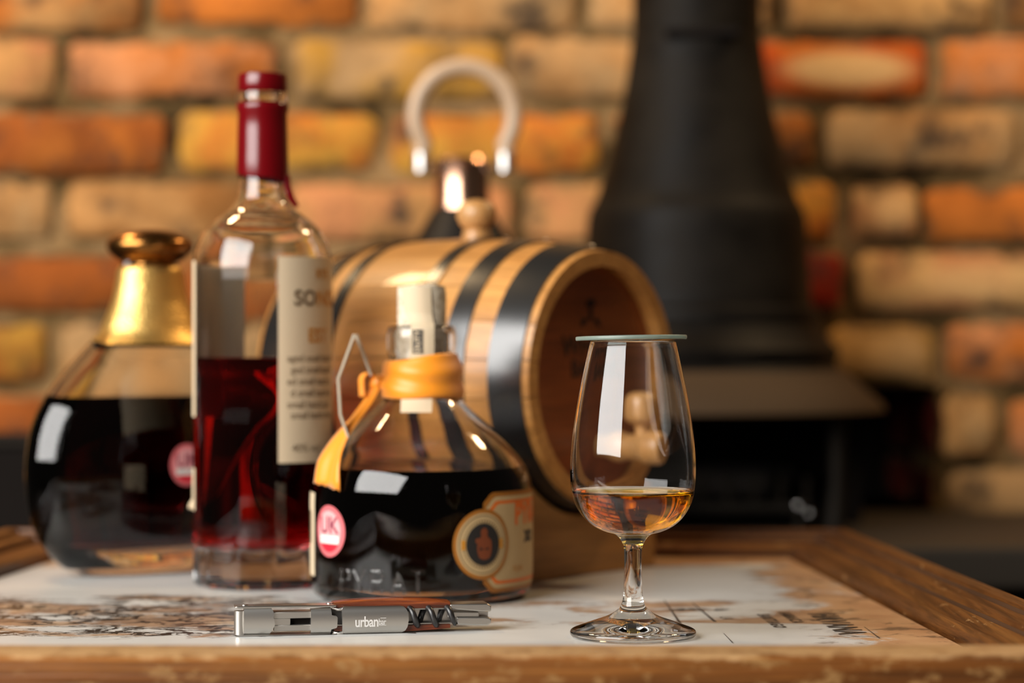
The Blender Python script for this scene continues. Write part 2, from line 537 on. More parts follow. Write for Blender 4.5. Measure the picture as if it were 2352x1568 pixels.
M['rust_ink'] = pbr('rust_gold_ink', (0.30, 0.105, 0.010), 0.45)
M['brown_ink'] = pbr('brown_ink', (0.10, 0.055, 0.02), 0.6)
M['orange_ink'] = pbr('orange_ink', (0.66, 0.13, 0.008), 0.5)
M['black_ink'] = pbr('black_ink', (0.012, 0.010, 0.009), 0.5)
M['red_ink'] = pbr('red_ink', (0.62, 0.012, 0.03), 0.45)
M['pink_ink'] = pbr('pink_ink', (0.72, 0.34, 0.34), 0.5)
M['rose_ink'] = pbr('rose_rim_ink', (0.60, 0.13, 0.14), 0.5)
M['maroon_ink'] = pbr('maroon_ink', (0.22, 0.03, 0.06), 0.5)
M['teal_ink'] = pbr('teal_ink', (0.22, 0.36, 0.40), 0.5)
M['satin'] = pbr('orange_satin', (0.84, 0.27, 0.006), 0.42, sheen=0.3)
M['steel'] = pbr('brushed_steel', (0.52, 0.50, 0.47), 0.30, 1.0)
M['steel_matte'] = pbr('satin_steel', (0.50, 0.48, 0.45), 0.36, 1.0)
M['steel_dark'] = pbr('dark_steel', (0.16, 0.15, 0.14), 0.4, 1.0)
M['steel_print'] = pbr('etched_pale_print', (0.62, 0.60, 0.57), 0.65, 0.3)
M['worm'] = pbr('black_coated_steel', (0.014, 0.013, 0.013), 0.33, spec=0.6)
M['hoop'] = pbr('black_hoop_steel', (0.012, 0.012, 0.012), 0.27, 0.0, spec=0.9)
M['rivet'] = pbr('steel_rivet', (0.6, 0.58, 0.55), 0.3, 1.0)
M['copper'] = pbr('polished_copper', (0.72, 0.42, 0.28), 0.22, 1.0)
M['handle'] = pbr('tan_handle', (0.47, 0.32, 0.20), 0.32)
M['kettle'] = pbr('black_enamel', (0.004, 0.003, 0.003), 0.5, spec=0.2)
M['bronze'] = pbr('bronze_cap', (0.32, 0.14, 0.035), 0.25, 1.0)
M['tag'] = pbr('clear_plastic_tag', (0.42, 0.36, 0.27), 0.35)
M['cork'] = None
def gold_mesh():
    m, nt, b = newmat('gold_net_foil')
    v = coords(nt, (1, 1, 1))
    vo = node(nt, 'ShaderNodeTexVoronoi', Scale=420.0); nt.links.new(v, vo.inputs['Vector'])
    b.inputs['Base Color'].default_value = (0.80, 0.50, 0.15, 1)
    b.inputs['Metallic'].default_value = 1.0; b.inputs['Roughness'].default_value = 0.42
    bump(nt, b, vo.outputs['Distance'], 0.35, 0.001)
    return m
M['gold'] = gold_mesh()
def cork_mat():
    m, nt, b = newmat('pale_cork')
    n1 = noise(nt, coords(nt), 260, 5, 0.7)
    nt.links.new(ramp(nt, n1, [(0.3, (0.28, 0.19, 0.10)), (0.5, (0.62, 0.52, 0.38)), (0.7, (0.72, 0.64, 0.50))]), b.inputs['Base Color'])
    b.inputs['Roughness'].default_value = 0.85
    return m
M['cork'] = cork_mat()
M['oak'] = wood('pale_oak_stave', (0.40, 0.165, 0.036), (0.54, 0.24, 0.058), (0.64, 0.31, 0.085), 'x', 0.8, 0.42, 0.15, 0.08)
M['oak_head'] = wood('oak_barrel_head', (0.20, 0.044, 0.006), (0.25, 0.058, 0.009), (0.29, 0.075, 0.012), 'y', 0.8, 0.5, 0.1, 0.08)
M['oak_stand'] = wood('pale_stand_wood', (0.36, 0.15, 0.03), (0.46, 0.205, 0.048), (0.54, 0.26, 0.07), 'y', 0.7, 0.5, 0, 0.08)
M['oak_turned'] = wood('turned_wood', (0.42, 0.19, 0.05), (0.54, 0.27, 0.09), (0.62, 0.34, 0.13), 'z', 0.7, 0.4, 0.2, 0.05)
M['char'] = pbr('burnt_brand', (0.028, 0.010, 0.004), 0.8)
M['rosewood'] = wood('red_rosewood', (0.018, 0.004, 0.0015), (0.14, 0.024, 0.004), (0.34, 0.075, 0.012), 'x', 6.0, 0.35, 0.2, 0.2)
M['log'] = wood('charred_log', (0.006, 0.004, 0.003), (0.012, 0.008, 0.005), (0.02, 0.012, 0.008), 'x', 1.0, 0.9)

# ------------------------------------------------------------------ the setting
DW = 2.50                                   # distance of the brick face
sw = DW / FPX                               # metres per photo pixel there
fl = tag(MB().box(-2.5, 2.5, -1.2, 2.75, -0.50, -0.45).build('floor', M['floor'], smooth=False), kind='structure')
RX0, RX1 = (1120-1176)*sw, (2158-1176)*sw          # fire recess in the wall
RZ = CAMZ-(897-784)*sw
wb = MB().box(-1.30, RX0, DW+0.006, DW+0.16, -0.45, 1.05).box(RX1, 1.30, DW+0.006, DW+0.16, -0.45, 1.05)
wb.box(RX0, RX1, DW+0.006, DW+0.16, RZ+0.006, 1.05).box(RX0, RX1, DW+0.012, DW+0.16, -0.45, -0.022)
wall = tag(wb.build('wall_back', M['mortar'], smooth=False), kind='structure')
rc = MB().box(RX0-0.02, RX1+0.02, DW+0.34, DW+0.36, -0.05, RZ+0.03).box(RX0-0.02, RX1+0.02, DW+0.16, DW+0.36, RZ+0.006, RZ+0.03)
rc.box(RX0-0.02, RX0, DW+0.16, DW+0.34, -0.05, RZ+0.006).box(RX1+0.004, RX1+0.03, DW+0.016, DW+0.34, -0.022, RZ+0.006).box(RX0-0.02, RX1+0.03, DW+0.012, DW+0.36, -0.06, -0.022)
rc.build('recess_lining', M['soot'], wall, smooth=False)

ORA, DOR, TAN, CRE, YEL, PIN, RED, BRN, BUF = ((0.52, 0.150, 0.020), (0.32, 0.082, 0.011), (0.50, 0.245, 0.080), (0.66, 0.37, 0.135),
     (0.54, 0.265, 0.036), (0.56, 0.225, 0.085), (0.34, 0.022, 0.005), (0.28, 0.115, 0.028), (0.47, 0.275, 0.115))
rows = [-250, -86, 78, 243, 408, 568, 730, 895, 1065, 1230, 1395, 1560, 1725]   # joint centres in photo px
known = {   # row start -> list of (x0, x1, colour, tone, spot)
 -86: [(-170, 345, TAN, ORA, 0), (345, 830, ORA, ORA, 0), (830, 1340, TAN, BUF, 0), (1340, 1790, BUF, TAN, 0), (1790, 2290, TAN, CRE, 0)],
  78: [(-370, 142, TAN, PIN, 0), (142, 660, ORA, PIN, 0), (660, 1162, YEL, BUF, 0), (1162, 1640, TAN, BUF, 0), (1640, 2146, (0.62, 0.15, 0.014), (0.55, 0.07, 0.008), 1), (2146, 2650, PIN, ORA, 0)],
 243: [(-120, 392, ORA, DOR, 0), (392, 886, ORA, YEL, 0), (886, 1395, YEL, ORA, 0), (1395, 1888, BRN, ORA, 0), (1888, 2352, TAN, BUF, 0)],
 408: [(-380, 136, TAN, BUF, 0), (136, 650, BRN, TAN, 0), (650, 1190, TAN, PIN, 0), (1190, 1690, PIN, TAN, 0), (1690, 1935, ORA, YEL, 0), (1935, 2118, CRE, PIN, 0.6), (2118, 2620, ORA, ORA, 0)],
 568: [(-160, 330, DOR, DOR, 0), (330, 850, BRN, DOR, 0), (850, 1360, TAN, DOR, 0), (1360, 1700, TAN, TAN, 0), (1700, 1950, RED, RED, 0), (1950, 2440, PIN, CRE, 0.5)],
 730: [(-380, 122, ORA, YEL, 0), (122, 640, BUF, TAN, 0), (640, 1150, BRN, TAN, 0), (1150, 1650, TAN, BRN, 0), (1650, 1900, YEL, TAN, 0), (1900, 2156, CRE, YEL, 0.4), (2156, 2660, ORA, PIN, 0)],
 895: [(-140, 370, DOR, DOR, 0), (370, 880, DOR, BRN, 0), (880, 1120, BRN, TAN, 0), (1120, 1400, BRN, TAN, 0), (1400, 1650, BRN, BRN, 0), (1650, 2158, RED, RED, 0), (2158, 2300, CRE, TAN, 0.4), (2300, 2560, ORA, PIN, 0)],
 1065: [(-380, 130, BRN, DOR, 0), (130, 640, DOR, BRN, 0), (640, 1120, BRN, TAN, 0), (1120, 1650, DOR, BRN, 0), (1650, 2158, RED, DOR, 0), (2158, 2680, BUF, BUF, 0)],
}
def brick_mesh(w, h, rd):
    d = 0.06
    j = lambda a: rd.uniform(-a, a)
    c = 0.010
    hw, hh = w/2, h/2
    ol = [(-hw+c, -hh), (j(w*.2), -hh+j(.003)), (hw-c, -hh), (hw, -hh+c), (hw, hh-c), (hw-c, hh), (j(w*.2), hh+j(.003)), (-hw+c, hh), (-hw, hh-c), (-hw, -hh+c)]
    n = len(ol)
    ol = [(x+j(.0022), z+j(.0022)) for x, z in ol]
    inn = [(x*(1-0.012/w)+j(.002), z*(1-0.013/h)+j(.002)) for x, z in ol]
    v = [(x, d, z) for x, z in ol] + [(x, 0.006+j(.002), z) for x, z in ol] + [(x, j(.0022), z) for x, z in inn]
    f = [tuple(2*n+k for k in range(n))]
    for r_ in (0, 1):
        for k in range(n):
            k2 = (k+1) % n
            f.append((r_*n+k, r_*n+k2, (r_+1)*n+k2, (r_+1)*n+k))
    return MB().add(v, f)
brd = random.Random(11)
def add_brick(w, h, loc, rot, c, tone, spot):
    me = brick_mesh(w, h, brd).mesh('brick')
    me.materials.append(M['brick'])
    me.polygons.foreach_set('use_smooth', [True]*len(me.polygons))
    me.set_sharp_from_angle(angle=R(50))
    o = bpy.data.objects.new('brick', me); COL.objects.link(o)
    o.parent = wall
    o.location = loc; o.rotation_euler = rot
    vary = random.uniform(0.88, 1.1)
    o.color = (c[0]*vary, c[1]*vary, c[2]*vary, 1)
    o['tone'] = [float(q) for q in tone]
    o['spot'] = float(spot)
def put_brick(x0, x1, y0, y1, c, tone, spot):
    j = random.uniform
    cx = (x0+x1)/2 + j(-4, 4); cy = (y0+y1)/2 + j(-5, 5)
    if y0 >= 890 and y0 < 1230 and x1 > 1130 and x0 < 2150: return
    add_brick((x1-x0)*sw-0.010+j(-.006, .003), (y1-y0)*sw-0.0095+j(-.004, .002), ((cx-1176)*sw, DW-0.002+j(-.003, .003), CAMZ-(cy-784)*sw),
              (j(-.01, .01), j(-.012, .012), j(-.008, .008)), c, tone, spot)
# the right cheek of the recess
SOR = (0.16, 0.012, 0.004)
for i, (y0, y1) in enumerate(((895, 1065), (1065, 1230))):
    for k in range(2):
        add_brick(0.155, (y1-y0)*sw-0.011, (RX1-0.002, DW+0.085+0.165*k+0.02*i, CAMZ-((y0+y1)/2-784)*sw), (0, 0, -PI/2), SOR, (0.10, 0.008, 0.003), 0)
pal = [ORA, TAN, DOR, BUF, YEL, PIN, BRN, TAN]
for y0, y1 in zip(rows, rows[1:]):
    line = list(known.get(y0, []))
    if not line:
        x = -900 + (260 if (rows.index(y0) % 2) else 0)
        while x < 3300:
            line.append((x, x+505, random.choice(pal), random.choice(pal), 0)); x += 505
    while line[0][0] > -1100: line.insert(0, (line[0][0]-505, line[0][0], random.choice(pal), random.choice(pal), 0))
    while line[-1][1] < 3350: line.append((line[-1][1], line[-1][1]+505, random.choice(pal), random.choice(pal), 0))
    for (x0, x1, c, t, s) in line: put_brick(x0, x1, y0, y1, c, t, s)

# raised hearth in front of the wall
hz = -0.022
hearth = empty('hearth', (0.1, 2.28, -0.45), label='dark raised stone hearth along the foot of the brick wall', cat='hearth')
MB().box(-1.25, 1.15, -0.23, 0.200, 0.392, 0.428).build('hearth_slab', M['slate'], hearth, smooth=False, bevel=0.004)
MB().box(-1.22, 1.12, -0.19, 0.195, 0.0, 0.392).build('hearth_plinth', M['soot'], hearth, smooth=False)

# ------------------------------------------------------------------ fireplace hood
HD = 2.285
hs = HD / FPX
HX = (1600-1176)*hs
def hzz(y): return CAMZ - (y-784)*hs - hz
hood = empty('fireplace_hood', (HX, HD, hz), label='black cast iron fireplace hood and flue against the brick wall', cat='fireplace')
prof = [(147, -1000), (147, 0), (150, 95), (168, 220), (195, 335), (228, 450), (250, 500), (256, 600), (262, 705)]
sm = smoothprof([(q*hs, hzz(y)) for q, y in prof], 5)
MB().lathe(sm, 72).build('flue_cone', M['iron'], hood)
MB().lathe([(q*hs, hzz(y)) for q, y in [(255,700),(282,712),(288,730),(284,744),(292,760),(300,772)]], 72).build('collar_ring', M['iron'], hood)
MB().lathe([(q*hs, hzz(y)) for q, y in [(296,768),(312,790),(326,804),(326,818),(318,832),(330,850)]], 72).build('collar_ring', M['iron'], hood)
MB().lathe([(q*hs, hzz(y)) for q, y in [(325,846),(350,862),(378,886),(425,926),(430,940),(415,944),(360,900),(330,870),(300,862),(0.001,862)]], 72).build('canopy', M['rusty_iron'], hood)
MB().box(-0.034, 0.034, -0.068, -0.03, hzz(102), hzz(84)).build('damper_slot', M['soot'], hood, smooth=False, bevel=0.002)
# fire box below the canopy
fb = MB()
inner = [(0.150*math.sin(R(a)), -0.150*math.cos(R(a))) for a in range(95, 266, 10)]
outer = [(0.158*math.sin(R(a)), -0.158*math.cos(R(a))) for a in range(265, 94, -10)]
ring = inner + outer
n = len(ring)
fb.add([(x, y, 0) for x, y in ring] + [(x, y, hzz(905)) for x, y in ring],
       [tuple(range(n)), tuple(range(2*n-1, n-1, -1))] + [(i, (i+1) % n, n+(i+1) % n, n+i) for i in range(n)])
fb.build('fireback', M['soot'], hood)
for a in (-52, 52, 118, -118):
    x, y = 0.150*math.sin(R(a)), -0.150*math.cos(R(a))
    MB().tube([(x, y, 0), (x*1.02, y*1.02, 0.05), (x*1.02, y*1.02, hzz(905))], [0.010, 0.007, 0.009], 12).build('leg', M['iron'], hood)
gr = MB().box(-0.10, 0.10, -0.07, -0.062, 0.018, 0.026).box(-0.10, 0.10, 0.062, 0.07, 0.018, 0.026)
for k in range(9):
    x = -0.096 + k*0.024
    gr.tube([(x, -0.066, 0.022), (x, -0.074, 0.05)], 0.003, 8).tube([(x, -0.066, 0.022), (x, 0.066, 0.022)], 0.003, 8)
for sx in (-0.09, 0.09):
    for sy in (-0.06, 0.06): gr.tube([(sx, sy, 0), (sx, sy, 0.02)], 0.004, 8)
grate = gr.build('fire_grate', M['iron'], hood)
for x, z, r_ in ((0.0872, 0.024, 0.0042), (0.0975, 0.017, 0.0036)):
    MB().lathe(smoothprof([(0.0001, -r_), (r_*.8, -r_*.6), (r_, 0), (r_*.8, r_*.6), (0.0001, r_)], 4), 16).map(lambda a, b, c: (x+a, -0.076+b, z+c)).build('knob', M['steel'], grate)
for x, dy, rz, lab in ((-0.02, 0.0, 0.10, 'charred log lying across the fire grate, the front one'), (0.01, 0.045, 0.10, 'charred log lying across the fire grate, behind the front one')):
    pts = [(-0.085+0.17*k/6, 0.003*math.sin(k*1.7), 0) for k in range(7)]
    lg = empty('charred_log', (HX+x, HD-0.02+dy, hz+0.041), rz, lab, 'log', 'logs on the fire grate')
    MB().tube(pts, [0.012, 0.016, 0.0155, 0.0165, 0.016, 0.0155, 0.013], 12).build('bark', M['log'], lg)
    MB().tube([(-0.0865, 0, 0), (-0.0845, 0, 0)], 0.011, 12).build('cut_end', M['soot'], lg)

# black log box at the far left of the hearth
bx = empty('log_box', (-0.52, 2.26, hz), label='black metal log box on the hearth, behind the round decanter', cat='box')
for (a, b_, c, d, nm) in ((-0.13, 0.13, -0.09, -0.085, 'front_panel'), (-0.13, 0.13, 0.085, 0.09, 'back_panel'), (-0.13, -0.125, -0.085, 0.085, 'side_panel'), (0.125, 0.13, -0.085, 0.085, 'side_panel')):
    MB().box(a, b_, c, d, 0.0, 0.082).build(nm, M['soot'], bx, smooth=False)
MB().tube([(-0.13,-0.09,0.082),(0.13,-0.09,0.082),(0.13,0.09,0.082),(-0.13,0.09,0.082)], 0.004, 8, closed=True).build('rim', M['iron'], bx)
MB().box(-0.125, 0.125, -0.085, 0.085, 0.0, 0.004).build('base', M['soot'], bx, smooth=False)

# ------------------------------------------------------------------ kettle behind the barrel
KD = 2.05; ks = KD/FPX
KX = (1058-1176)*ks
def kz(y): return CAMZ-(y-784)*ks-hz
ket = empty('kettle', (KX, KD+0.07, hz), label='black conical kettle with copper neck and tall horseshoe handle', cat='kettle')
ks2 = (KD+0.07)/FPX
def kz(y): return CAMZ-(y-784)*ks2-hz
MB().lathe([(0.0001, 0.0), (0.082, 0.0), (0.088, 0.006), (0.088, kz(800)), (0.080, kz(745)), (0.060, kz(630)), (0.041, kz(548)), (0.026, kz(482)), (0.0001, kz(480))], 64).build('body', M['kettle'], ket)
MB().lathe([(0.0001, kz(484)), (0.0235, kz(484)), (0.0250, kz(478)), (0.0240, kz(465)), (0.0236, kz(420)), (0.0240, kz(384)), (0.0250, kz(372)), (0.0235, kz(364)), (0.0001, kz(362))], 48).build('neck', M['copper'], ket)
hc = kz(266); rr = 113*ks2
pts = []
for k in range(33):
    a = R(-35 + (250)*k/32)
    pts.append((rr*math.cos(a)+0.002, 0, hc+rr*math.sin(a)))
e0 = (97*ks2+0.001, 0, kz(362)); e1 = (-95*ks2+0.001, 0, kz(362))
pts = [e0, ((pts[0][0]+e0[0])/2+.0012, 0, (pts[0][2]+e0[2])/2)] + pts + [((pts[-1][0]+e1[0])/2-.0012, 0, (pts[-1][2]+e1[2])/2), e1]
MB().tube(pts, 20*ks2, 16).build('handle', M['handle'], ket, auto=180)
for e in (e0, e1):
    fr = MB().tube([(e[0], 0, e[2]+0.004), (e[0], 0, e[2]-0.012)], 20.5*ks2, 20).build('ferrule', M['rivet'], ket)
    s = 1 if e[0] > 0 else -1
    MB().tube([(0.022*s, 0, e[2]-0.010), (e[0], 0, e[2]-0.010)], 0.003, 10).build('lug', M['kettle'], ket)

# ------------------------------------------------------------------ table
TB = Vector((-0.07, 1.40, -0.45))
table = empty('coffee_table', TB, label='low wooden table with raised worn frame around a printed map top', cat='table')
def tpart(mb, name, mat, parent=None, **kw):
    o = mb.build(name, mat, table, **kw)
    if parent is None: o.location = -TB
    else:
        o.parent = parent
    return o
IN = {'bl': (-0.3195, 1.705), 'br': (0.1975, 1.705), 'fl': (-0.375, 1.085), 'fr': (0.2355, 1.085)}
OUT = {'bl': (-0.368, 1.750), 'br': (0.2425, 1.750), 'fl': (-0.425, 1.043), 'fr': (0.285, 1.043)}
G_ = 0.0035
IP = {'bl': (IN['bl'][0]+G_, IN['bl'][1]-G_), 'br': (IN['br'][0]-G_, IN['br'][1]-G_), 'fl': (IN['fl'][0]+G_, IN['fl'][1]+G_), 'fr': (IN['fr'][0]-G_, IN['fr'][1]+G_)}
top = tpart(MB().add([IP['fl']+(0,), IP['fr']+(0,), IP['br']+(0,), IP['bl']+(0,),
                      IP['fl']+(-.012,), IP['fr']+(-.012,), IP['br']+(-.012,), IP['bl']+(-.012,)],
                     [(0,1,2,3),(7,6,5,4),(0,4,5,1),(1,5,6,2),(2,6,7,3),(3,7,4,0)]), 'map_panel', M['map'], smooth=False)
PR = [(-0.25, -0.03), (-0.25, -0.006), (0, -0.006), (0, 0.0058), (0.04, 0.0075), (0.09, 0.0078), (0.12, 0.0060), (0.15, 0.0066), (0.38, 0.0092), (0.41, 0.0072), (0.44, 0.0132), (0.50, 0.0138), (0.53, 0.0112), (0.57, 0.0118), (0.69, 0.0132), (0.71, 0.0118), (0.74, 0.0168), (0.80, 0.0172), (0.83, 0.0152), (0.86, 0.0164), (0.95, 0.0166), (1.0, 0.0148), (1.0, -0.045), (0.2, -0.045)]
PF = [(0, -0.03), (0, 0.013), (0.06, 0.0160), (0.14, 0.0166), (0.84, 0.0166), (0.95, 0.0160), (1.0, 0.0142), (1.0, -0.045), (0.2, -0.045)]
for a, b_, pr, mt in (('bl', 'br', PR, 'rail_x'), ('br', 'fr', PR, 'rail_y'), ('fl', 'bl', PR, 'rail_l'), ('fr', 'fl', PF, 'rail_front')):
    tpart(MB().sweep(pr, (IN[a], IN[b_]), (OUT[a], OUT[b_])), 'rail', M[mt], auto=25)
M['grime'] = pbr('dark_groove_grime', (0.050, 0.020, 0.006), 0.7, spec=0.3)
def groove(a, b_, t0, t1, dzz=0.0002):
    def zt(t):
        for (q0, z0), (q1, z1) in zip(PR[3:-3], PR[4:-2]):
            if q0 <= t <= q1 and q1 > q0: return z0+(z1-z0)*(t-q0)/(q1-q0)
        return 0.01
    ts = [t0+(t1-t0)*k/5 for k in range(6)]
    mb = MB(); N = 40
    for k in range(N+1):
        I = Vector(IN[a]).lerp(Vector(IN[b_]), k/N); O = Vector(OUT[a]).lerp(Vector(OUT[b_]), k/N)
        for t in ts:
            p = I.lerp(O, t-0.006); mb.v.append((p.x, p.y, zt(t)+dzz))
    for k in range(N):
        for i in range(5):
            q = k*6+i; mb.f.append((q, q+1, q+7, q+6))
    return mb
for (a, b_), rl in zip((('bl', 'br'), ('br', 'fr'), ('fl', 'bl')), [o for o in list(table.children) if o.name.startswith('rail')]):
    for t0, t1 in ((0.122, 0.140), (0.412, 0.426), (0.712, 0.728), (0.535, 0.550)):
        groove(a, b_, t0, t1).build('groove', M['grime'], rl, fix=True)
for x, y in ((-0.385, 1.085), (0.245, 1.085), (-0.335, 1.715), (0.205, 1.715)):
    tpart(MB().box(x-.022, x+.022, y-.022, y+.022, -0.45, -0.045), 'leg', M['rail_y'], smooth=False, bevel=0.003)
def tabletext(body, size, px, py, sp=1.0, rot=0.0, name='map_lettering', bold=0.0):
    D = FPX*CAMZ/(py-784); x = (px-1176)*D/FPX
    v, f = text_geo(body, size, sp, bold)
    ca, sa = math.cos(R(-90)+rot), math.sin(R(-90)+rot)
    mb = MB().add([(x+ca*p[0]-sa*p[1], D+sa*p[0]+ca*p[1], 0.0003) for p in v], f)
    o = mb.build(name, M['ink'], top, smooth=False, fix=False)
    return o
tabletext('HAVANA', 0.022, 1918, 1432, 1.1, R(3), bold=0.0004)
tabletext('SANTIAGO', 0.0095, 1770, 1426, 1.45, R(3), bold=0.0003)
tabletext('IAMAICA', 0.0095, 1815, 1418, 1.45, R(3), bold=0.0003)
tabletext('LA', 0.010, 1668, 1420, 1.2, R(3))
def strip(px0, py0, px1, py1, w):
    D0 = FPX*CAMZ/(py0-784); D1 = FPX*CAMZ/(py1-784)
    a = Vector(((px0-1176)*D0/FPX, D0)); c = Vector(((px1-1176)*D1/FPX, D1))
    t = (c-a).normalized(); nrm = Vector((-t.y, t.x))*w
    q = [a+nrm*0.4, a-nrm*0.4, c-nrm, c+nrm]
    MB().add([(p.x, p.y, 0.0003) for p in q], [(0,1,2,3)]).build('map_line', M['ink'], top, smooth=False, fix=False)
for s in ((1525, 1378, 1562, 1432, .0007), (1590, 1385, 1642, 1428, .0008), (1662, 1455, 1683, 1477, .0003), (1985, 1440, 2020, 1466, .0004), (845, 1454, 875, 1451, .0008), (935, 1454, 955, 1454, .0012)):
    strip(*s)

# ------------------------------------------------------------------ barrel on its stand
# local frame: +x runs along the axis out of the visible head, origin under the head centre
BA = math.atan2(-0.60, 0.80)
stand = empty('barrel_stand', (0.0475, 1.572, 0.0), BA, 'pale wooden cradle stand under the small oak barrel', 'stand')
BR, BL, BH = 0.0823, 0.230, 0.1284        # head radius, length, axis height
barrel = empty('oak_barrel', (0.0595, 1.563, BH), BA, 'small oak barrel with black hoops lying on a pale stand', 'barrel')
def brad(s):                               # radius at distance s behind the front head
    t = (s-BL/2)/(BL/2)
    return 0.0925 - (0.0925-BR)*t*t
NS = 22
for k in range(NS):
    a0 = 2*PI*(k+0.012)/NS; a1 = 2*PI*(k+0.988)/NS
    mb = MB(); NU, NA = 14, 4
    for i in range(NU+1):
        s = BL*i/NU
        for lay in (0, 1):
            for j in range(NA+1):
                a = a0+(a1-a0)*j/NA
                r = brad(s) - (0.010 if lay else 0)
                mb.v.append((-s, r*math.sin(a), r*math.cos(a)))
    q = 2*(NA+1)
    for i in range(NU):
        for j in range(NA):
            mb.f.append((i*q+j, i*q+j+1, (i+1)*q+j+1, (i+1)*q+j))
            mb.f.append((i*q+NA+1+j, (i+1)*q+NA+1+j, (i+1)*q+NA+2+j, i*q+NA+2+j))
        for j in (0, NA):
            mb.f.append((i*q+j, (i+1)*q+j, (i+1)*q+NA+1+j, i*q+NA+1+j))
    for i in (0, NU):
        for j in range(NA):
            mb.f.append((i*q+j, i*q+NA+1+j, i*q+NA+2+j, i*q+j+1))
    mb.build('stave', M['oak'], barrel, auto=40)
def axis_lathe(prof, seg=72):              # prof (r, x) turned about the local x axis
    mb = MB().lathe([(r, x) for r, x in prof], seg)
    return mb.map(lambda x, y, z: (z, x, -y))
for s0, s1 in ((0.005, 0.028), (0.046, 0.062), (0.083, 0.0925), (0.155, 0.1645), (0.178, 0.193), (0.202, 0.225)):
    N = 6
    o = [(brad(s0+(s1-s0)*i/N)+0.0013, -(s0+(s1-s0)*i/N)) for i in range(N+1)]
    inn = [(brad(s1-(s1-s0)*i/N)-0.0004, -(s1-(s1-s0)*i/N)) for i in range(N+1)]
    hp = axis_lathe(o + inn + [o[0]]).build('hoop', M['hoop'], barrel)
    for dy in (-0.009, 0.009):
        s = (s0+s1)/2
        r = brad(s)+0.0013
        an = R(12) + dy/r
        MB().lathe([(0.0001, 0.0012), (0.0014, 0.0009), (0.0022, 0.0)], 12).map(lambda x, y, z: (-s+x, (r+z)*math.sin(an)+y*math.cos(an), (r+z)*math.cos(an)-y*math.sin(an))).build('rivet', M['rivet'], hp)
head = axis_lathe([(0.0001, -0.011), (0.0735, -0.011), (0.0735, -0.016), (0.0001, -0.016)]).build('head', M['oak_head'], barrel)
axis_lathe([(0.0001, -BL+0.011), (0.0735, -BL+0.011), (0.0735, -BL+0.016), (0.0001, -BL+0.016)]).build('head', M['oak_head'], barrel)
# branded mark and lettering on the head
def headtext(body, size, u, h, bold=0.0):
    v, f = text_geo(body, size, 1.0, bold)
    MB().add([(-0.0106, u+p[0], h+p[1]) for p in v], f).build('branded_lettering', M['char'], head, smooth=False, fix=False)
headtext('WHISKY', 0.0190, 0.004, 0.0200, 0.0003)
headtext('BARREL', 0.0150, 0.004, 0.0055, 0.0003)
mk = MB().add([(-0.0106, x, z) for x, z in ((-0.0035, 0.0505), (0.0035, 0.0515), (0.0065, 0.0475), (0.0022, 0.0465), (0.0022, 0.0375), (-0.0022, 0.0375), (-0.0022, 0.0465), (-0.0065, 0.0470))], [tuple(range(8))])
for s in (-1, 1):
    mk.add([(-0.0106, s*x, z) for x, z in ((0.0025, 0.0375), (0.009, 0.0330), (0.0115, 0.0345), (0.0095, 0.0385), (0.0055, 0.0385))], [tuple(range(5))])
mk.build('branded_mark', M['char'], head, smooth=False, fix=False)
# bung and tap are parts fixed to the barrel
s = 0.104
MB().lathe(smoothprof([(0.0105, -0.006), (0.0095, 0.004), (0.0085, 0.0065), (0.0112, 0.0095), (0.0135, 0.0155), (0.0122, 0.0215), (0.0075, 0.0255), (0.0001, 0.0268)], 4), 32).map(lambda x, y, z: (-s+x, y, brad(s)+z)).build('bung', M['oak_turned'], barrel)
tz = -0.044
tap = axis_lathe(smoothprof([(0.0070, -0.014), (0.0072, -0.004), (0.0080, 0.0), (0.0095, 0.006), (0.0100, 0.012), (0.0085, 0.018), (0.0085, 0.030), (0.0105, 0.034), (0.0105, 0.046), (0.0080, 0.050), (0.0001, 0.0505)], 4), 32).map(lambda x, y, z: (x, y, z+tz)).build('tap', M['oak_turned'], barrel)
MB().lathe(smoothprof([(0.0045, 0.0), (0.0048, 0.010), (0.0060, 0.014), (0.0118, 0.0175), (0.0128, 0.024), (0.0118, 0.0315), (0.0075, 0.0348), (0.0001, 0.0355)], 4), 32).map(lambda x, y, z: (0.030+x, y, z+tz)).build('tap_key', M['oak_turned'], tap)
# stand: two shaped cross boards tied by two side bars
def cradle(x, rr_):
    out = [(-0.0825, 0.0), (0.0825, 0.0), (0.0825, 0.052), (0.072, 0.060)]
    for k in range(17):
        a = R(48-96*k/16)
        out.append((rr_*math.sin(a), BH-rr_*math.cos(a)))
    out += [(-0.072, 0.060), (-0.0825, 0.052)]
    out = [q for q in out if not (abs(q[0]) > 0.072 and q[1] > 0.06)]
    return MB().prism(out, x-0.009, x+0.009).map(lambda a, b, c: (b, a, c))
cradle(-0.009, 0.0889).build('cross_board', M['oak_stand'], stand, smooth=False, bevel=0.0015)
cradle(-0.096, 0.0930).build('cross_board', M['oak_stand'], stand, smooth=False, bevel=0.0015)
for sy in (-0.06, 0.06):
    MB().box(-0.0870, -0.018, sy-0.008, sy+0.008, 0.006, 0.028).build('side_bar', M['oak_stand'], stand, smooth=False, bevel=0.0015)

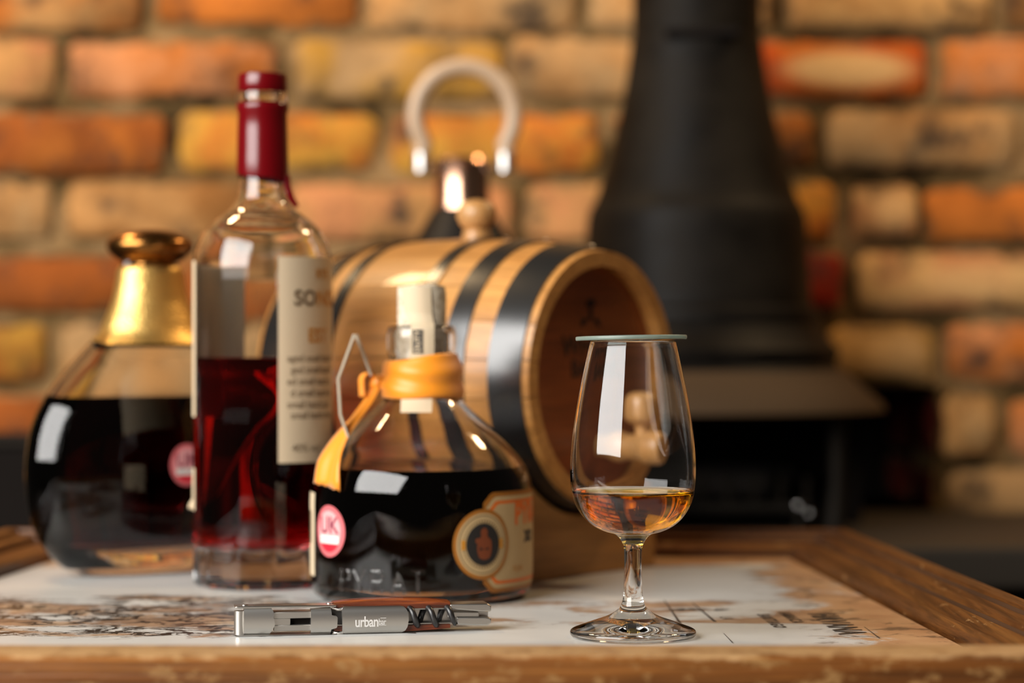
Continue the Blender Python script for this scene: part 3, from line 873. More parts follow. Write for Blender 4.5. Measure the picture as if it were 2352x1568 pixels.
# ------------------------------------------------------------------ round decanter, far left
DD = 1.603; ds = DD/FPX
dec = empty('decanter', ((345-1176)*ds, DD, 0.0), R(40), label='round dark spirit decanter with gold netted neck and bronze stopper', cat='bottle')
SY = 0.52
WX = 1.165
def dz(y): return CAMZ-(y-784)*ds
outer = [(0.0001, 0.0), (0.034, 0.0), (0.0425, 0.0008), (0.0480, 0.005), (192*ds, dz(1290)), (236*ds, dz(1235)), (260*ds, dz(1170)), (270*ds, dz(1085)), (264*ds, dz(1010)), (248*ds, dz(950)), (220*ds, dz(895)), (186*ds, dz(847)), (148*ds, dz(803)), (122*ds, dz(775)), (88*ds, dz(735)), (70*ds, dz(690)), (64*ds, dz(640)), (62*ds, dz(604)), (58*ds, dz(600))]
DPROF = smoothprof(outer[3:], 5)
th = 0.004
inner = [(52*ds, dz(600)), (54*ds, dz(640)), (58*ds, dz(690)), (76*ds, dz(738)), (136*ds, dz(808)), (174*ds, dz(852)), (208*ds, dz(899)), (236*ds, dz(952)), (252*ds, dz(1010)), (258*ds, dz(1085)), (247*ds, dz(1165)), (220*ds, dz(1215)), (175*ds, dz(1240)), (90*ds, dz(1246)), (0.0001, dz(1247))]
DIN = smoothprof(inner, 5)
lev = dz(912)
dry, wet = fill(DIN, lev)
MB().lathe(outer[:3] + DPROF + dry, 80, WX, SY).build('glass_body', M['clear'], dec, auto=180)
pour('liquid', wet, lev, M['brandy'], dec, 80, WX, SY)
NP = smoothprof([(134*ds, dz(789)), (114*ds, dz(765)), (99*ds, dz(730)), (84*ds, dz(690)), (76*ds, dz(650)), (72*ds, dz(622)), (66*ds, dz(612))], 5)
SN = lambda r, z, ph: (r, z)
MB().lathe([(r+0.0008, z) for r, z in NP], 72, 1.06, 0.86).build('gold_collar', M['gold'], dec)
MB().lathe([(133*ds, dz(797)), (137*ds, dz(793)), (136*ds, dz(787)), (126*ds, dz(784))], 72, 1.06, 0.80).build('collar_band', M['soot'], dec)
MB().lathe(smoothprof([(0.0001, dz(612)), (50*ds, dz(612)), (56*ds, dz(603)), (72*ds, dz(598)), (96*ds, dz(578)), (101*ds, dz(562)), (92*ds, dz(548)), (66*ds, dz(534)), (30*ds, dz(528)), (0.0001, dz(527))], 5), 48, 1, 0.95).build('stopper', M['bronze'], dec)

def sticker(parent, prof, phi, z, w, h, sx=1, sy=1, Rref=None):
    """oval red and white seal with letters"""
    base = wrap(disc_geo(w/2, h/2, 40, 6), prof, phi, z, 0.00025, sx, sy, Rref).build('oval_seal', M['rose_ink'], parent, fix=False)
    base['label'] = 'red and white oval seal'
    def sub(geo, nm, mat, eps, dz_=0.0, dphi=0.0):
        return wrap(geo, prof, phi+dphi, z+dz_, eps, sx, sy, Rref).build(nm, mat, base, smooth=False, fix=False)
    sub(disc_geo(w*0.395, h*0.405, 36, 5), 'seal_field', M['red_ink'], 0.00035)
    v, f = disc_geo(w*0.39, h*0.40, 36, 8)
    v = [(x, max(y, -h*0.245), 0) for x, y, _ in v]
    sub((v, f), 'seal_field', M['pink_ink'], 0.00045)
    sub(rect_geo(-w*0.33, w*0.33, -h*0.235, -h*0.09, 8, 2), 'seal_band', M['white_paper'], 0.00055)
    sub(text_geo('UK', h*0.46, 1.0, 0.0002), 'seal_lettering', M['maroon_ink'], 0.00055, h*0.10)
    sub(text_geo('DUTY PAID', h*0.105, 1.0), 'seal_lettering', M['teal_ink'], 0.00065, -h*0.163)
DR = DPROF
zc = dz(1062)
sticker(dec, DR, R(2), zc, 0.026, 0.0275, WX, SY, 0.078*WX)

# ------------------------------------------------------------------ tall bottle with red wax
TD = 1.514; ts = TD/FPX
tall = empty('wax_sealed_bottle', ((603-1176)*ts, TD, 0.0), label='tall clear bottle of red spirit with red wax sealed neck', cat='bottle')
def tz_(y): return CAMZ-(y-784)*ts
RB = 0.0432
NF = 12
def facets(r, z, ph):
    if z > 0.0265 or r < 0.03: return r, z
    k = min(1, (0.0265-z)/0.004)
    st = 2*PI/NF
    d = ((ph + st/2) % st) - st/2
    fac = math.cos(st/2)/math.cos(d)
    return r*(1-k+k*(0.012+fac)), z
tout = [(0.0001, 0.0012), (0.030, 0.0012), (0.036, 0.0), (0.0405, 0.0006), (0.0428, 0.003), (0.0432, 0.008), (0.0432, 0.016), (0.0432, 0.022), (0.0432, 0.0262), (0.0433, 0.030), (0.0433, 0.10), (0.0433, 0.19)]
tsh = smoothprof([(0.0433, 0.19), (0.0433, tz_(605)), (0.0418, tz_(570)), (0.0375, tz_(535)), (0.0300, tz_(507)), (0.0215, tz_(483)), (0.0168, tz_(460)), (0.0152, tz_(430)), (0.0148, tz_(400)), (0.0145, tz_(260)), (0.0145, tz_(245)), (0.0160, tz_(240)), (0.0160, tz_(214)), (0.0140, tz_(211))], 5)
TOUT = tout + tsh[1:]
tin = [(0.0100, tz_(211)), (0.0102, tz_(260)), (0.0108, tz_(430)), (0.0125, tz_(462)), (0.0180, tz_(487)), (0.0265, tz_(511)), (0.0340, tz_(540)), (0.0385, tz_(574)), (0.0402, tz_(607)), (0.0403, 0.19), (0.0403, 0.10), (0.0403, 0.040), (0.0400, 0.030), (0.0375, 0.0255), (0.028, 0.0235), (0.0001, 0.0225)]
lev = tz_(823)
dry, wet = fill(tin, lev)
MB().lathe(TOUT + dry, 120, mod=facets).build('glass_body', M['clear'], tall, auto=30)
pour('liquid', wet, lev, M['red'], tall, 120)
def waxmod(r, z, ph):
    if z < tz_(402): return r, z - 0.0022*math.sin(ph-0.3) + 0.0006*math.sin(4*ph)
    return r, z
wx = [(0.0149, tz_(400)), (0.0160, tz_(412)), (0.0163, tz_(404)), (0.0162, tz_(370)), (0.0157, tz_(300)), (0.0155, tz_(262)), (0.0166, tz_(250)), (0.0163, tz_(240)), (0.0150, tz_(236)), (0.0146, tz_(237))]
MB().lathe(wx, 64, mod=waxmod).build('wax_sleeve', M['wax'], tall, auto=60)
MB().lathe([(0.0001, tz_(214)), (0.0150, tz_(214)), (0.0156, tz_(210)), (0.0156, tz_(178)), (0.0148, tz_(171)), (0.0120, tz_(168)), (0.0001, tz_(167))], 64).build('wax_cap', M['wax'], tall, auto=50)
MB().tube([(0.0150, -0.004, tz_(405)), (0.0158, -0.0045, tz_(430)), (0.0185, -0.0048, tz_(458)), (0.0220, -0.0045, tz_(476))], [0.0028, 0.0026, 0.0024, 0.0016], 10).build('tear_strip', M['wax'], tall)
TR = [(0.0433, -1), (0.0433, 1)]
def tall_label(a0, a1, y0, y1, mat):
    c = (a0+a1)/2; hw = R(abs(a1-a0)/2)*0.0433
    zc_ = (tz_(y0)+tz_(y1))/2; hh = abs(tz_(y0)-tz_(y1))/2
    return wrap(rect_geo(-hw, hw, -hh, hh, 40, 4), TR, R(c), zc_, 0.00025).build('paper_label', mat, tall, fix=False)
l1 = tall_label(18.5, 118, 594, 1056, M['cream'])
l2 = tall_label(-66, -158, 600, 955, M['cream'])
l3 = tall_label(-68, -110, 1072, 1168, M['cream'])
MB().tube([(-0.0435, 0.004, tz_(1150)), (-0.0450, 0.003, tz_(1160)), (-0.0455, 0.002, tz_(1168))], 0.0015, 8).build('label_tab', M['cream'], tall)
def ltxt(body, size, phi, y, mat, sp=1.0, bold=0.0, left=True):
    v, f = text_geo(body, size, sp, bold)
    if left:
        x0 = min(p[0] for p in v); v = [(p[0]-x0, p[1], 0) for p in v]
    wrap((v, f), TR, R(phi), tz_(y), 0.0004).build('label_lettering', mat, l1, smooth=False, fix=False)
ltxt('SO', 0.0135, 32, 688, M['brown_ink'], 1.0, 0.0004)
ltxt('NOMA', 0.0135, 56, 688, M['gold_ink'], 1.0, 0.0004)
ltxt('RYE', 0.0080, 55, 632, M['gold_ink'], 1.0, 0.0003)
ltxt('EST', 0.0120, 46, 772, M['gold_ink'], 1.0, 0.0004)
for i, y in enumerate((822, 848, 874, 900, 926, 950)):
    ltxt('aged small batch spirit'[i:i+16], 0.0066, 26+3*(i % 2), y, M['brown_ink'], 0.95)
ltxt('40% vol', 0.0070, 30, 1024, M['brown_ink'])

# ------------------------------------------------------------------ squat rum bottle with orange ribbon
PD = 1.4445; ps = PD/FPX
rum = empty('ribboned_rum_bottle', ((968-1176)*ps, PD, 0.0), label='squat dark rum bottle with orange ribbon around its corked neck', cat='bottle')
def pz(y): return CAMZ-(y-784)*ps
pbase = [(0.0001, 0.0015), (0.050, 0.0015), (0.056, 0.0), (0.0615, 0.0009), (0.0648, 0.004), (0.0657, 0.010)]
pbody = smoothprof([(0.0657, 0.010), (0.0660, 0.020), (0.0660, 0.045), (0.0660, 0.060), (0.0650, 0.0700), (0.0610, 0.0795), (0.0545, 0.0880), (0.0465, 0.0965), (0.0370, 0.1050), (0.0282, 0.1130), (0.0225, 0.1195), (0.0200, 0.126), (0.0190, 0.134), (0.0190, 0.142)], 5)
plip = smoothprof([(0.0192, 0.1432), (0.0204, 0.1452), (0.0208, 0.150), (0.0208, 0.1555), (0.0203, 0.1590), (0.0190, 0.1610), (0.0172, 0.1615), (0.0155, 0.1610)], 4)
pin = smoothprof([(0.0146, 0.1600), (0.0146, 0.134), (0.0160, 0.122), (0.0245, 0.1115), (0.0335, 0.1032), (0.0430, 0.0945), (0.0510, 0.0860), (0.0572, 0.0775), (0.0612, 0.069), (0.0622, 0.060), (0.0622, 0.020), (0.0605, 0.012), (0.054, 0.0088), (0.0001, 0.0080)], 5)
PPROF = pbase[3:] + pbody
lev = pz(1076)
dry, wet = fill(pin, lev)
MB().lathe(pbase + pbody[1:] + plip + dry, 96).build('glass_body', M['clear'], rum, auto=60)
pour('liquid', wet, lev, M['rum'], rum, 96)
ckr = random.Random(3)
MB().lathe([(0.0001, 0.142), (0.0138, 0.142), (0.0144, 0.160), (0.0146, 0.180), (0.0142, 0.1850), (0.0001, 0.1858)], 40, mod=lambda r, z, ph: (r+0.0003*math.sin(3*ph+z*300), z+(0.0007*math.sin(2*ph+1) if z > 0.183 else 0))).build('cork', M['cork'], rum)
# tax strip pasted over cork and lip
def pstrip(path):
    v = []; f = []; nx = 6
    for (r, z, x0, x1) in path:
        for i in range(nx+1):
            x = x0+(x1-x0)*i/nx
            ph = math.asin(max(-1, min(1, x/r)))
            v.append((r*math.sin(ph), -r*math.cos(ph), z))
    for j in range(len(path)-1):
        for i in range(nx):
            a = j*(nx+1)+i; f.append((a, a+1, a+nx+2, a+nx+1))
    return MB().add(v, f)
tx = pstrip([(0.0152, 0.1845, -0.0115, 0.0062), (0.0154, 0.170, -0.0100, 0.0066), (0.0153, 0.1625, -0.0070, 0.0078), (0.0196, 0.1622, -0.0056, 0.0083), (0.0210, 0.1596, -0.0055, 0.0083), (0.0213, 0.1555, -0.0055, 0.0083), (0.0213, 0.148, -0.0056, 0.0083), (0.0210, 0.1440, -0.006, 0.0083), (0.0202, 0.1400, -0.007, 0.0083), (0.0202, 0.130, -0.009, 0.0080), (0.0210, 0.1240, -0.011, 0.0075), (0.0236, 0.1190, -0.0112, 0.0072), (0.0288, 0.1132, -0.0112, 0.0072), (0.0318, 0.1105, -0.0112, 0.0072)]).build('paper_strip', M['cream'], rum, auto=180)
MB().add(*[[(x, -0.0002-math.sqrt(0.0214**2-x**2), z) for x, z in ((-0.0046, 0.1450), (0.0016, 0.1450), (0.0016, 0.1590), (-0.0046, 0.1590))], [(0, 1, 2, 3)]]).build('strip_print', M['black_ink'], tx, smooth=False, fix=False)
v, f = text_geo('DUTY', 0.0048, 1.0, 0.0001)
MB().add([(-0.0014-p[1], -0.0006-math.sqrt(0.0214**2-(0.0014+p[1])**2), 0.1520+p[0]) for p in v], f).build('strip_lettering', M['cream'], tx, smooth=False, fix=False)
# ribbon wrap, knot, tails
rb = MB()
rbp = []
NZ = 18
for i in range(NZ+1):
    t = i/NZ
    bul = math.sin(PI*t)**0.6
    rbp.append((0.0212+0.0020*bul+0.0034*(1-t), 0.1185+0.0245*t))
def rbmod(r, z, ph):
    t = (z-0.1185)/0.0245
    fold = 0.0011*math.sin(PI*3.2*t + 1.5*math.sin(ph+0.4) + 0.9*math.sin(2*ph+1))  * math.sin(PI*min(1, max(0, t)))
    return r+fold, z + (0.0026*math.sin(ph))*t + 0.0005*math.sin(3*ph)
rbn = rb.lathe(rbp + [(r-0.0008, z) for r, z in reversed(rbp)], 72, mod=rbmod, closed=True).build('ribbon', M['satin'], rum, auto=180)
kn = MB().lathe(smoothprof([(0.0001, -0.005), (0.0040, -0.0035), (0.0055, 0.0), (0.0042, 0.0038), (0.0001, 0.005)], 5), 20, 0.8, 1.0, mod=lambda r, z, ph: (r*(1+0.12*math.sin(3*ph)), z)).map(lambda x, y, z: (x-0.0262+0.3*z, y-0.0055, z+0.1275)).build('knot', M['satin'], rbn, auto=180)
def tail(path, name='ribbon_tail', jag=True):
    P = [Vector(p[:3]) for p in path]; n = len(P); NW = 10
    mb = MB(); dense = []
    for i in range(n-1):
        for k in range(5):
            t = k/5; p0 = P[max(i-1,0)]; p1 = P[i]; p2 = P[i+1]; p3 = P[min(i+2,n-1)]
            q = 0.5*((2*p1)+(p2-p0)*t+(2*p0-5*p1+4*p2-p3)*t*t+(3*p1-p0-3*p2+p3)*t**3)
            w = path[i][3]*(1-t)+path[i+1][3]*t; an = path[i][4]*(1-t)+path[i+1][4]*t
            dense.append((q, w, an))
    dense.append((P[-1], path[-1][3], path[-1][4]))
    for i, (q, w, an) in enumerate(dense):
        wd = Vector((math.cos(an), math.sin(an), 0))
        nrm = Vector((math.sin(an), -math.cos(an), 0))
        for k in range(NW+1):
            c = k/NW-0.5
            extra = Vector((0, 0, 0))
            if jag and i == len(dense)-1: extra.z = -0.0035*(c+0.5) + 0.0005*(1 if k % 2 else -1)
            mb.v.append(tuple(q + wd*w*c + nrm*0.0010*math.sin(c*9+i*0.2) + extra))
    for i in range(len(dense)-1):
        for k in range(NW):
            a = i*(NW+1)+k; mb.f.append((a, a+1, a+NW+2, a+NW+1))
    o = mb.build(name, M['satin'], rbn, auto=180, fix=False)
    m = o.modifiers.new('thick', 'SOLIDIFY'); m.thickness = 0.0005
    return o
tail([(-0.0265, -0.0080, 0.1260, 0.006, R(-40)), (-0.0310, -0.0130, 0.1170, 0.008, R(-45)), (-0.0385, -0.0220, 0.1060, 0.011, R(-50)), (-0.0465, -0.0300, 0.0950, 0.017, R(-50)), (-0.0520, -0.0370, 0.0825, 0.0235, R(-50)), (-0.0530, -0.0405, 0.0695, 0.0250, R(-50))])
tail([(-0.0275, -0.0050, 0.1280, 0.005, R(-60)), (-0.0315, -0.0060, 0.1330, 0.010, R(-70)), (-0.0355, -0.0050, 0.1300, 0.013, R(-70)), (-0.0345, -0.0070, 0.1190, 0.010, R(-60))], jag=False)
# bent tag hanging from the knot
tp = [(857, 862), (822, 768), (786, 868), (791, 948), (809, 1000), (804, 1048)]
tv = MB()
for a, b_ in zip(tp, tp[1:]):
    ax, az = (a[0]-968)*ps, pz(a[1]); bx_, bz = (b_[0]-968)*ps, pz(b_[1])
    d = Vector((bx_-ax, bz-az)).normalized(); nn = Vector((-d.y, d.x))*0.0007
    y0, y1 = -0.036, -0.026
    if a is tp[0]: y0, y1 = -0.022, -0.012
    tv.prism([(ax+nn.x, az+nn.y), (bx_+nn.x, bz+nn.y), (bx_-nn.x, bz-nn.y), (ax-nn.x, az-nn.y)], y0, y1)
tv.build('hang_tag', M['tag'], rum, smooth=False)
# labels on the body
PRR = PPROF
PR0 = 0.066
sticker(rum, PRR, R(-52), pz(1207), 0.0287, 0.0300, Rref=PR0)
def pl(geo, phi, z, eps, name, mat, parent):
    return wrap(geo, PRR, phi, z, eps, Rref=PR0).build(name, mat, parent, smooth=False, fix=False)
sl = pl(rect_geo(-0.020, 0.0145, -0.0245, 0.0245, 20, 8, 0), R(-82), pz(1220), 0.00025, 'side_label', M['cream'], rum)
for k in range(7):
    pl(rect_geo(-0.0002, 0.0022, -0.0110 + 0.0*k, 0.0085, 1, 3), R(-82)+(-0.003-0.0035*k)/PR0+0.007/PR0, pz(1200), 0.0004, 'label_print', M['brown_ink'], sl)
zl = pz(1230)
fl_ = pl(rect_geo(-0.004, 0.070, -0.0290, 0.0290, 30, 14, 0.006), R(38), zl, 0.00025, 'front_label', M['rust_ink'], rum)
fl_['label'] = 'cream label with orange border'
pl(rect_geo(-0.0020, 0.069, -0.0265, 0.0265, 30, 14, 0.006), R(38), zl, 0.00035, 'label_border', M['shaded_paper'], fl_)
pl(rect_geo(0.0000, 0.068, -0.0240, 0.0240, 30, 14, 0.005), R(38), zl, 0.00045, 'label_border', M['orange_ink'], fl_)
pl(rect_geo(0.0014, 0.067, -0.0222, 0.0222, 30, 14, 0.005), R(38), zl, 0.00055, 'label_field', M['shaded_paper'], fl_)
v, f = text_geo('PYRAT', 0.0150, 1.0, 0.0006)
x0 = min(p[0] for p in v)
pl(([(p[0]-x0, p[1]*1.15, 0) for p in v], f), R(57), pz(1172), 0.0007, 'label_lettering', M['orange_ink'], fl_)
v, f = text_geo('XO', 0.0085, 1.0, 0.0007)
x0 = min(p[0] for p in v)
pl(([(p[0]-x0, p[1], 0) for p in v], f), R(66), pz(1224), 0.0007, 'label_lettering', M['black_ink'], fl_)
v, f = text_geo('RUM', 0.0050, 1.0)
pl((v, f), R(60), pz(1293), 0.0007, 'label_lettering', M['gold_ink'], fl_)
zm, am = pz(1232), R(34.2)
md = pl(disc_geo(0.0192, 0.0203, 48, 8), am, zm, 0.0009, 'medallion', M['rust_ink'], rum)
md['label'] = 'round brown and cream medallion'
pl(disc_geo(0.0170, 0.0180, 48, 8), am, zm, 0.0010, 'medallion_ring', M['shaded_paper'], md)
pl(disc_geo(0.0158, 0.0168, 48, 2, 0.97), am, zm, 0.0011, 'medallion_line', M['brown_ink'], md)
for k in range(44):
    a = 2*PI*k/44
    if abs(math.cos(a)) > 0.97: continue
    c, s_ = math.cos(a), math.sin(a)
    v = [(c*q*0.0128-s_*w_, s_*q*0.0136+c*w_, 0) for q, w_ in ((0.92, -.0003), (1.05, -.0003), (1.05, .0003), (0.92, .0003))]
    pl((v, [(0, 1, 2, 3)]), am, zm, 0.0011, 'ring_print', M['brown_ink'], md)
for sg in (-1, 1):
    pl(rect_geo(sg*0.0128-0.0012, sg*0.0128+0.0012, -0.0028, 0.0028, 2, 2), am, zm, 0.0012, 'ring_print', M['gold_ink'], md)
pl(disc_geo(0.0112, 0.0122, 40, 6), am, zm, 0.0013, 'medallion_field', M['black_ink'], md)
M['figure'] = pbr('rust_figure_ink', (0.16, 0.035, 0.008), 0.5)
fig = MB()
for (cx, cy, rx, ry) in ((0.0003, 0.0068, 0.0024, 0.0027), (0.0004, 0.0015, 0.0036, 0.0042), (-0.0038, 0.0022, 0.0018, 0.0016), (-0.0035, -0.002, 0.0009, 0.0036), (0.0043, -0.0015, 0.0012, 0.0048), (0.0005, -0.0058, 0.0042, 0.0030)):
    v, f = disc_geo(rx, ry, 18, 2)
    fig.add([(x+cx, y+cy, 0) for x, y, _ in v], f)
pl((fig.v, fig.f), am, zm, 0.0015, 'medallion_figure', M['figure'], md)
# raised lettering moulded in the glass
strokes = {'P': [[(0,0),(0,1)], [(0,1),(.5,1),(.66,.88),(.66,.62),(.5,.5),(0,.5)]], 'Y': [[(0,1),(.36,.48)], [(.72,1),(.36,.48),(.36,0)]],
  'R': [[(0,0),(0,1)], [(0,1),(.5,1),(.66,.88),(.66,.64),(.5,.52),(0,.52)], [(.3,.52),(.7,0)]], 'A': [[(0,0),(.38,1),(.76,0)], [(.16,.36),(.6,.36)]], 'T': [[(0,1),(.76,1)], [(.38,1),(.38,0)]]}
em = empty('moulded_lettering', (0, 0, 0)); em.parent = rum
for ch, px in zip('PYRAT', (798, 828, 868, 912, 955)):
    ph0 = math.asin((px-968)/253); hh = 0.0125; mb = MB()
    for st in strokes[ch]:
        pts_ = []
        for (a0, b0), (a1, b1) in zip(st, st[1:]):
            for k in range(4): pts_.append((a0+(a1-a0)*k/4, b0+(b1-b0)*k/4))
        pts_.append(st[-1])
        mb.tube([((PR0+0.0002)*math.sin(ph0+x*0.0100/PR0), -(PR0+0.0002)*math.cos(ph0+x*0.0100/PR0), pz(1337)+y*hh) for x, y in pts_], 0.0010, 10)
    mb.build('moulded_letter', M['clear'], em)

# ------------------------------------------------------------------ tasting glass
GD = 1.2455; gs_ = GD/FPX
gl = empty('tasting_glass', ((1454-1176)*gs_, GD, 0.0), label='stemmed tasting glass with a measure of amber whisky', cat='glass')
gout = smoothprof([(0.0318, 0.0005), (0.0325, 0.0018), (0.0324, 0.0030), (0.0312, 0.0042), (0.0270, 0.0058), (0.0200, 0.0083), (0.0140, 0.0104), (0.0095, 0.0128), (0.0066, 0.0156), (0.0055, 0.0185), (0.0050, 0.0215), (0.0047, 0.0260), (0.0045, 0.0340), (0.0046, 0.0420), (0.0048, 0.0462), (0.0062, 0.0495), (0.0085, 0.0522), (0.0105, 0.0532), (0.0150, 0.0544), (0.0205, 0.0570), (0.0253, 0.0611), (0.0291, 0.0668), (0.0312, 0.0725), (0.0322, 0.0790), (0.0325, 0.0860), (0.0323, 0.0930), (0.0313, 0.1034), (0.0297, 0.1146), (0.0277, 0.1258), (0.0254, 0.1370), (0.0229, 0.1482), (0.0220, 0.1520)], 4)
gin = smoothprof([(0.0213, 0.1525), (0.0211, 0.1518), (0.0220, 0.1482), (0.0245, 0.1370), (0.0268, 0.1258), (0.0288, 0.1146), (0.0304, 0.1034), (0.0314, 0.0930), (0.0316, 0.0860), (0.0313, 0.0790), (0.0302, 0.0728), (0.0280, 0.0676), (0.0243, 0.0627), (0.0195, 0.0590), (0.0140, 0.0568), (0.0070, 0.0560), (0.0001, 0.0559)], 4)
glev = 0.0742
dry, wet = fill(gin, glev, 0.0012)
MB().lathe([(0.0001, 0.0022), (0.010, 0.0018), (0.024, 0.0006), (0.029, 0.0)] + gout + dry, 128).build('glass_body', M['crystal'], gl, auto=180)
pour('whisky', wet, glev, M['whisky'], gl, 128, men=0.0012)

M['ground'] = pbr('ground_glass_edge', (0.40, 0.50, 0.44), 0.40)
M['ground'].node_tree.nodes['Principled BSDF'].inputs['Transmission Weight'].default_value = 0.7
lid = empty('glass_lid', ((1450-1176)*gs_, GD, 0.1527), 0, 'round flat glass disc covering the tasting glass', 'lid')
lid.rotation_euler = (R(-0.8), R(-1.0), 0)
MB().lathe([(0.0001, 0.0), (0.0280, 0.0), (0.0280, 0.0022), (0.0001, 0.0022)], 96).build('disc', M['lid'], lid, auto=25)
MB().lathe([(0.0280, 0.0), (0.0284, 0.0001), (0.0287, 0.0006), (0.0287, 0.0018), (0.0283, 0.0022), (0.0280, 0.0022)], 96).build('ground_edge', M['ground'], lid, auto=60)

# ------------------------------------------------------------------ corkscrew in the foreground
ck = empty('corkscrew', (-0.1428, 1.2435, 0.0), R(10), 'folded steel and rosewood corkscrew lying beside the tasting glass', 'corkscrew')
def U(px): return (px-538)/593*0.1345
def Zc(py, px=800):                         # height for a point on the front face
    D = 1.2435 + U(px)*math.sin(R(10))
    return CAMZ-(py-784)*D/FPX
def plate(outline, y0, y1, name, mat, parent, bev=0.0012, seg=3):
    pts_ = [(U(x), max(0.0004, Zc(y, x))) for x, y in outline]
    return MB().prism(pts_, y0, y1).build(name, mat, parent, bevel=bev, bseg=seg, auto=50)
def cplate(outline, y0, y1, name, mat, parent, bow=0.0022, bev=0.0005):
    P = [(U(x), max(0.0004, Zc(y, x))) for x, y in outline]
    z0 = min(p[1] for p in P); z1 = max(p[1] for p in P)
    N = 22; mb = MB()
    for i in range(N+1):
        t = i/N; z = z0+(z1-z0)*(0.001+0.998*t)
        xs = []
        for (ax, az), (bx_, bz) in zip(P, P[1:]+P[:1]):
            if (az-z)*(bz-z) <= 0 and abs(bz-az) > 1e-9: xs.append(ax+(bx_-ax)*(z-az)/(bz-az))
        c = abs(2*t-1)
        yf = y0+bow*(0.45*c**2+0.55*c**6)
        a, b_ = min(xs), max(xs)
        mb.v += [(a, yf, z), (b_, yf, z), (b_, y1, z), (a, y1, z)]
    for i in range(N):
        for k in range(4):
            k2 = (k+1) % 4
            mb.f.append((i*4+k, i*4+k2, (i+1)*4+k2, (i+1)*4+k))
    mb.f += [(3, 2, 1, 0), (N*4, N*4+1, N*4+2, N*4+3)]
    return mb.build(name, mat, parent, auto=40)
# handle: liners, rosewood scales, bolsters
MB().box(U(610), U(1128), 0.0092, 0.0165, 0.0050, 0.0118).build('liner', M['steel'], ck, bevel=0.0003)
MB().box(U(770), U(1050), 0.0040, 0.0178, 0.0118, 0.0128).build('liner', M['steel'], ck, bevel=0.0003)
MB().box(U(770), U(1050), 0.0040, 0.0178, 0.0040, 0.0050).build('liner', M['steel'], ck, bevel=0.0003)
def scale_mesh(z0, z1, up):
    mb = MB(); N = 16
    x0, x1 = U(766), U(1035)
    for i in range(N+1):
        t = i/N; x = x0+(x1-x0)*t
        h = (z1-z0)*(0.35+0.65*math.sin(PI*min(1, 0.12+0.80*t))**0.7)
        za, zb = (z0, z0+h) if up else (z1-h, z1)
        mb.v += [(x, 0.0030, za), (x, 0.0030, zb-(0.0008 if up else 0)), (x, 0.0055, zb), (x, 0.0150, zb), (x, 0.0182, zb-(0.0010 if up else 0)), (x, 0.0182, za)]
    for i in range(N):
        for k in range(6):
            k2 = (k+1) % 6
            mb.f.append((i*6+k, i*6+k2, (i+1)*6+k2, (i+1)*6+k))
    mb.f += [tuple(range(6)), tuple(N*6+k for k in range(6))]
    return mb
scale_mesh(0.0128, 0.0178, True).build('wooden_scale', M['rosewood'], ck, auto=40)
scale_mesh(0.0008, 0.0040, False).build('wooden_scale', M['rosewood'], ck, auto=40)
plate([(1034, 1389), (1122, 1387), (1131, 1392), (1131, 1405), (1112, 1406), (1034, 1400)], 0.0030, 0.0175, 'bolster', M['steel'], ck, 0.0006)
plate([(1050, 1419), (1118, 1418), (1131, 1421), (1131, 1433), (1120, 1438), (1052, 1436)], 0.0030, 0.0175, 'bolster', M['steel'], ck, 0.0006)
plate([(1030, 1407), (1104, 1408), (1104, 1419), (1030, 1420)], 0.0050, 0.0165, 'bottle_opener', M['steel'], ck, 0.0004)
# worm
hp_ = []
wx0, wx1 = U(915), U(1052)
for k in range(97):
    t = k/96
    a = 2*PI*((915+137*t)-939)/43.5
    rr_ = 0.0050
    hp_.append((wx0+(wx1-wx0)*t, 0.0045-rr_*math.sin(a)*0.9, 0.0083+rr_*math.cos(a)*0.92))
MB().tube(hp_, [0.0016]*84+[0.0016-0.0001*k for k in range(13)], 12).build('worm', M['worm'], ck, auto=180)
# lever: knuckle, first plate, slotted part, band, printed plate
MB().tube([(U(552), 0.0038, Zc(1459, 545)), (U(552), 0.0038, Zc(1404, 545))], 0.0031, 28).build('knuckle', M['steel_matte'], ck)
lev1 = cplate([(560, 1395), (620, 1393), (626, 1403), (629, 1410), (627, 1418), (629, 1425), (630, 1436), (621, 1452), (617, 1463), (560, 1464)], 0.0, 0.0060, 'lever_plate', M['steel_matte'], ck)
for (y0, y1) in ((1392.5, 1398), (1460, 1464.5)):
    plate([(540, y0+1), (548, y0), (770, y0-3.0), (770, y1-4.0), (548, y1), (540, y1-1)], 0.0008, 0.0125, 'lever_flange', M['steel'], ck, 0.0004, 2)
plate([(628, 1407), (714, 1405), (714, 1420), (628, 1422)], 0.0022, 0.0080, 'lever_arm', M['steel_matte'], ck, 0.0002, 1)
plate([(628, 1437), (714, 1435), (714, 1449), (628, 1451)], 0.0022, 0.0080, 'lever_arm', M['steel_matte'], ck, 0.0002, 1)
plate([(628, 1421.5), (666, 1421), (666, 1437), (628, 1437.5)], 0.0026, 0.0080, 'lever_arm', M['steel'], ck, 0.0002, 1)
plate([(664, 1420), (714, 1420), (714, 1436), (664, 1436)], 0.0060, 0.0080, 'slot_back', M['soot'], ck, 0.0001, 1)
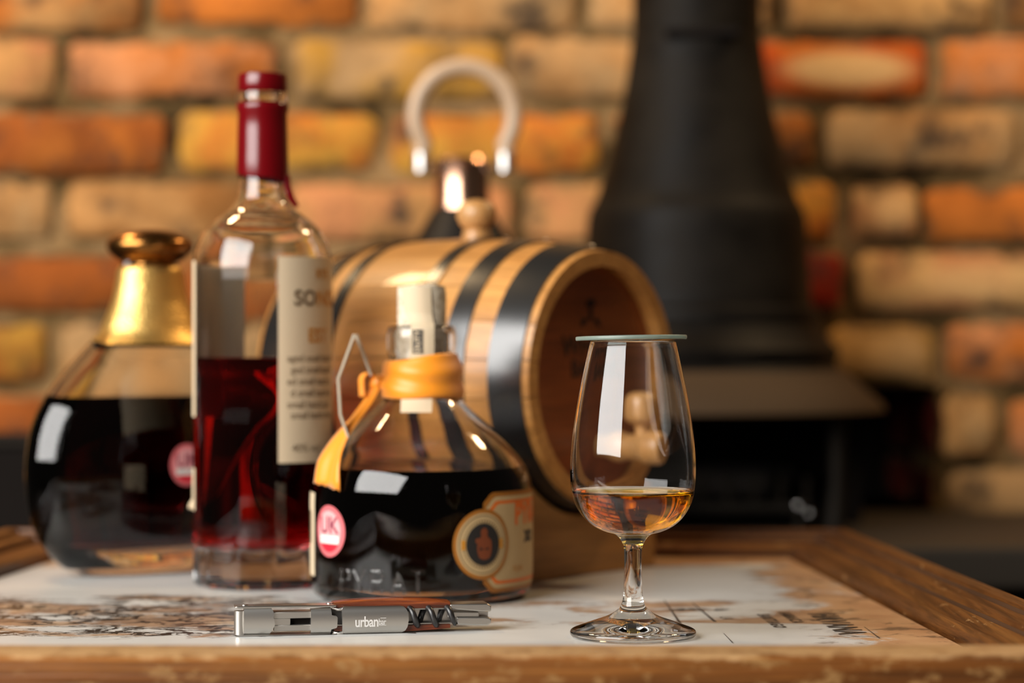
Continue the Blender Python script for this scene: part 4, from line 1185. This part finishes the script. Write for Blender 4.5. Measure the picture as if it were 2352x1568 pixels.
cplate([(712, 1398), (758, 1396), (760, 1414), (771, 1415), (773, 1418), (772, 1440), (768, 1444), (759, 1444), (757, 1459), (712, 1461)], 0.0, 0.0060, 'lever_band', M['steel_matte'], ck)
plate([(756, 1400), (786, 1402), (786, 1454), (756, 1456)], 0.0045, 0.0110, 'hinge_block', M['worm'], ck, 0.0003, 1)
for py in (1398, 1453):
    MB().tube([(U(763), 0.0042, Zc(py, 763)), (U(776), 0.0030, Zc(py+3, 776)), (U(786), 0.0030, Zc(py, 786))], 0.0009, 10).build('hinge_spring', M['steel'], ck)
MB().tube([(U(758), 0.0085, Zc(1391, 758)), (U(758), 0.0085, Zc(1387.5, 758))], 0.0018, 16).build('rivet', M['rivet'], ck)
MB().tube([(U(563), 0.0055, Zc(1396, 560)), (U(563), 0.0055, Zc(1390.5, 560))], 0.0016, 16).build('rivet', M['rivet'], ck)
arc = [(918, 1390.5), (926, 1393), (932, 1399), (935.5, 1408), (936, 1424), (934, 1438), (929, 1448), (921, 1453), (912, 1454.5)]
pp = cplate([(783, 1399), (788, 1393)] + arc + [(790, 1457.5), (784, 1454)], -0.0006, 0.0066, 'lever_plate', M['steel_matte'], ck, 0.0026)
v, f = text_geo('urban', 0.0076, 0.92, 0.00014)
x0 = min(p[0] for p in v); x1 = max(p[0] for p in v); k_ = (U(866)-U(813))/(x1-x0)
MB().add([(U(813)+(p[0]-x0)*k_, -0.0008, Zc(1428, 840)+p[1]) for p in v], f).build('print', M['steel_print'], pp, smooth=False, fix=False)
v, f = text_geo('bar', 0.0044, 0.9, 0.00003)
x0 = min(p[0] for p in v); x1 = max(p[0] for p in v); k_ = (U(884)-U(867))/(x1-x0)
MB().add([(U(867)+(p[0]-x0)*k_, -0.0008, Zc(1427.5, 875)+p[1]*1.0) for p in v], f).build('print', M['steel_print'], pp, smooth=False, fix=False)
for (a, b_, y) in ((867, 884, 1435.5), (871, 884, 1419)):
    MB().box(U(a), U(b_), -0.00085, -0.0007, Zc(y, a), Zc(y, a)+0.00022).build('print', M['steel_print'], pp, smooth=False)
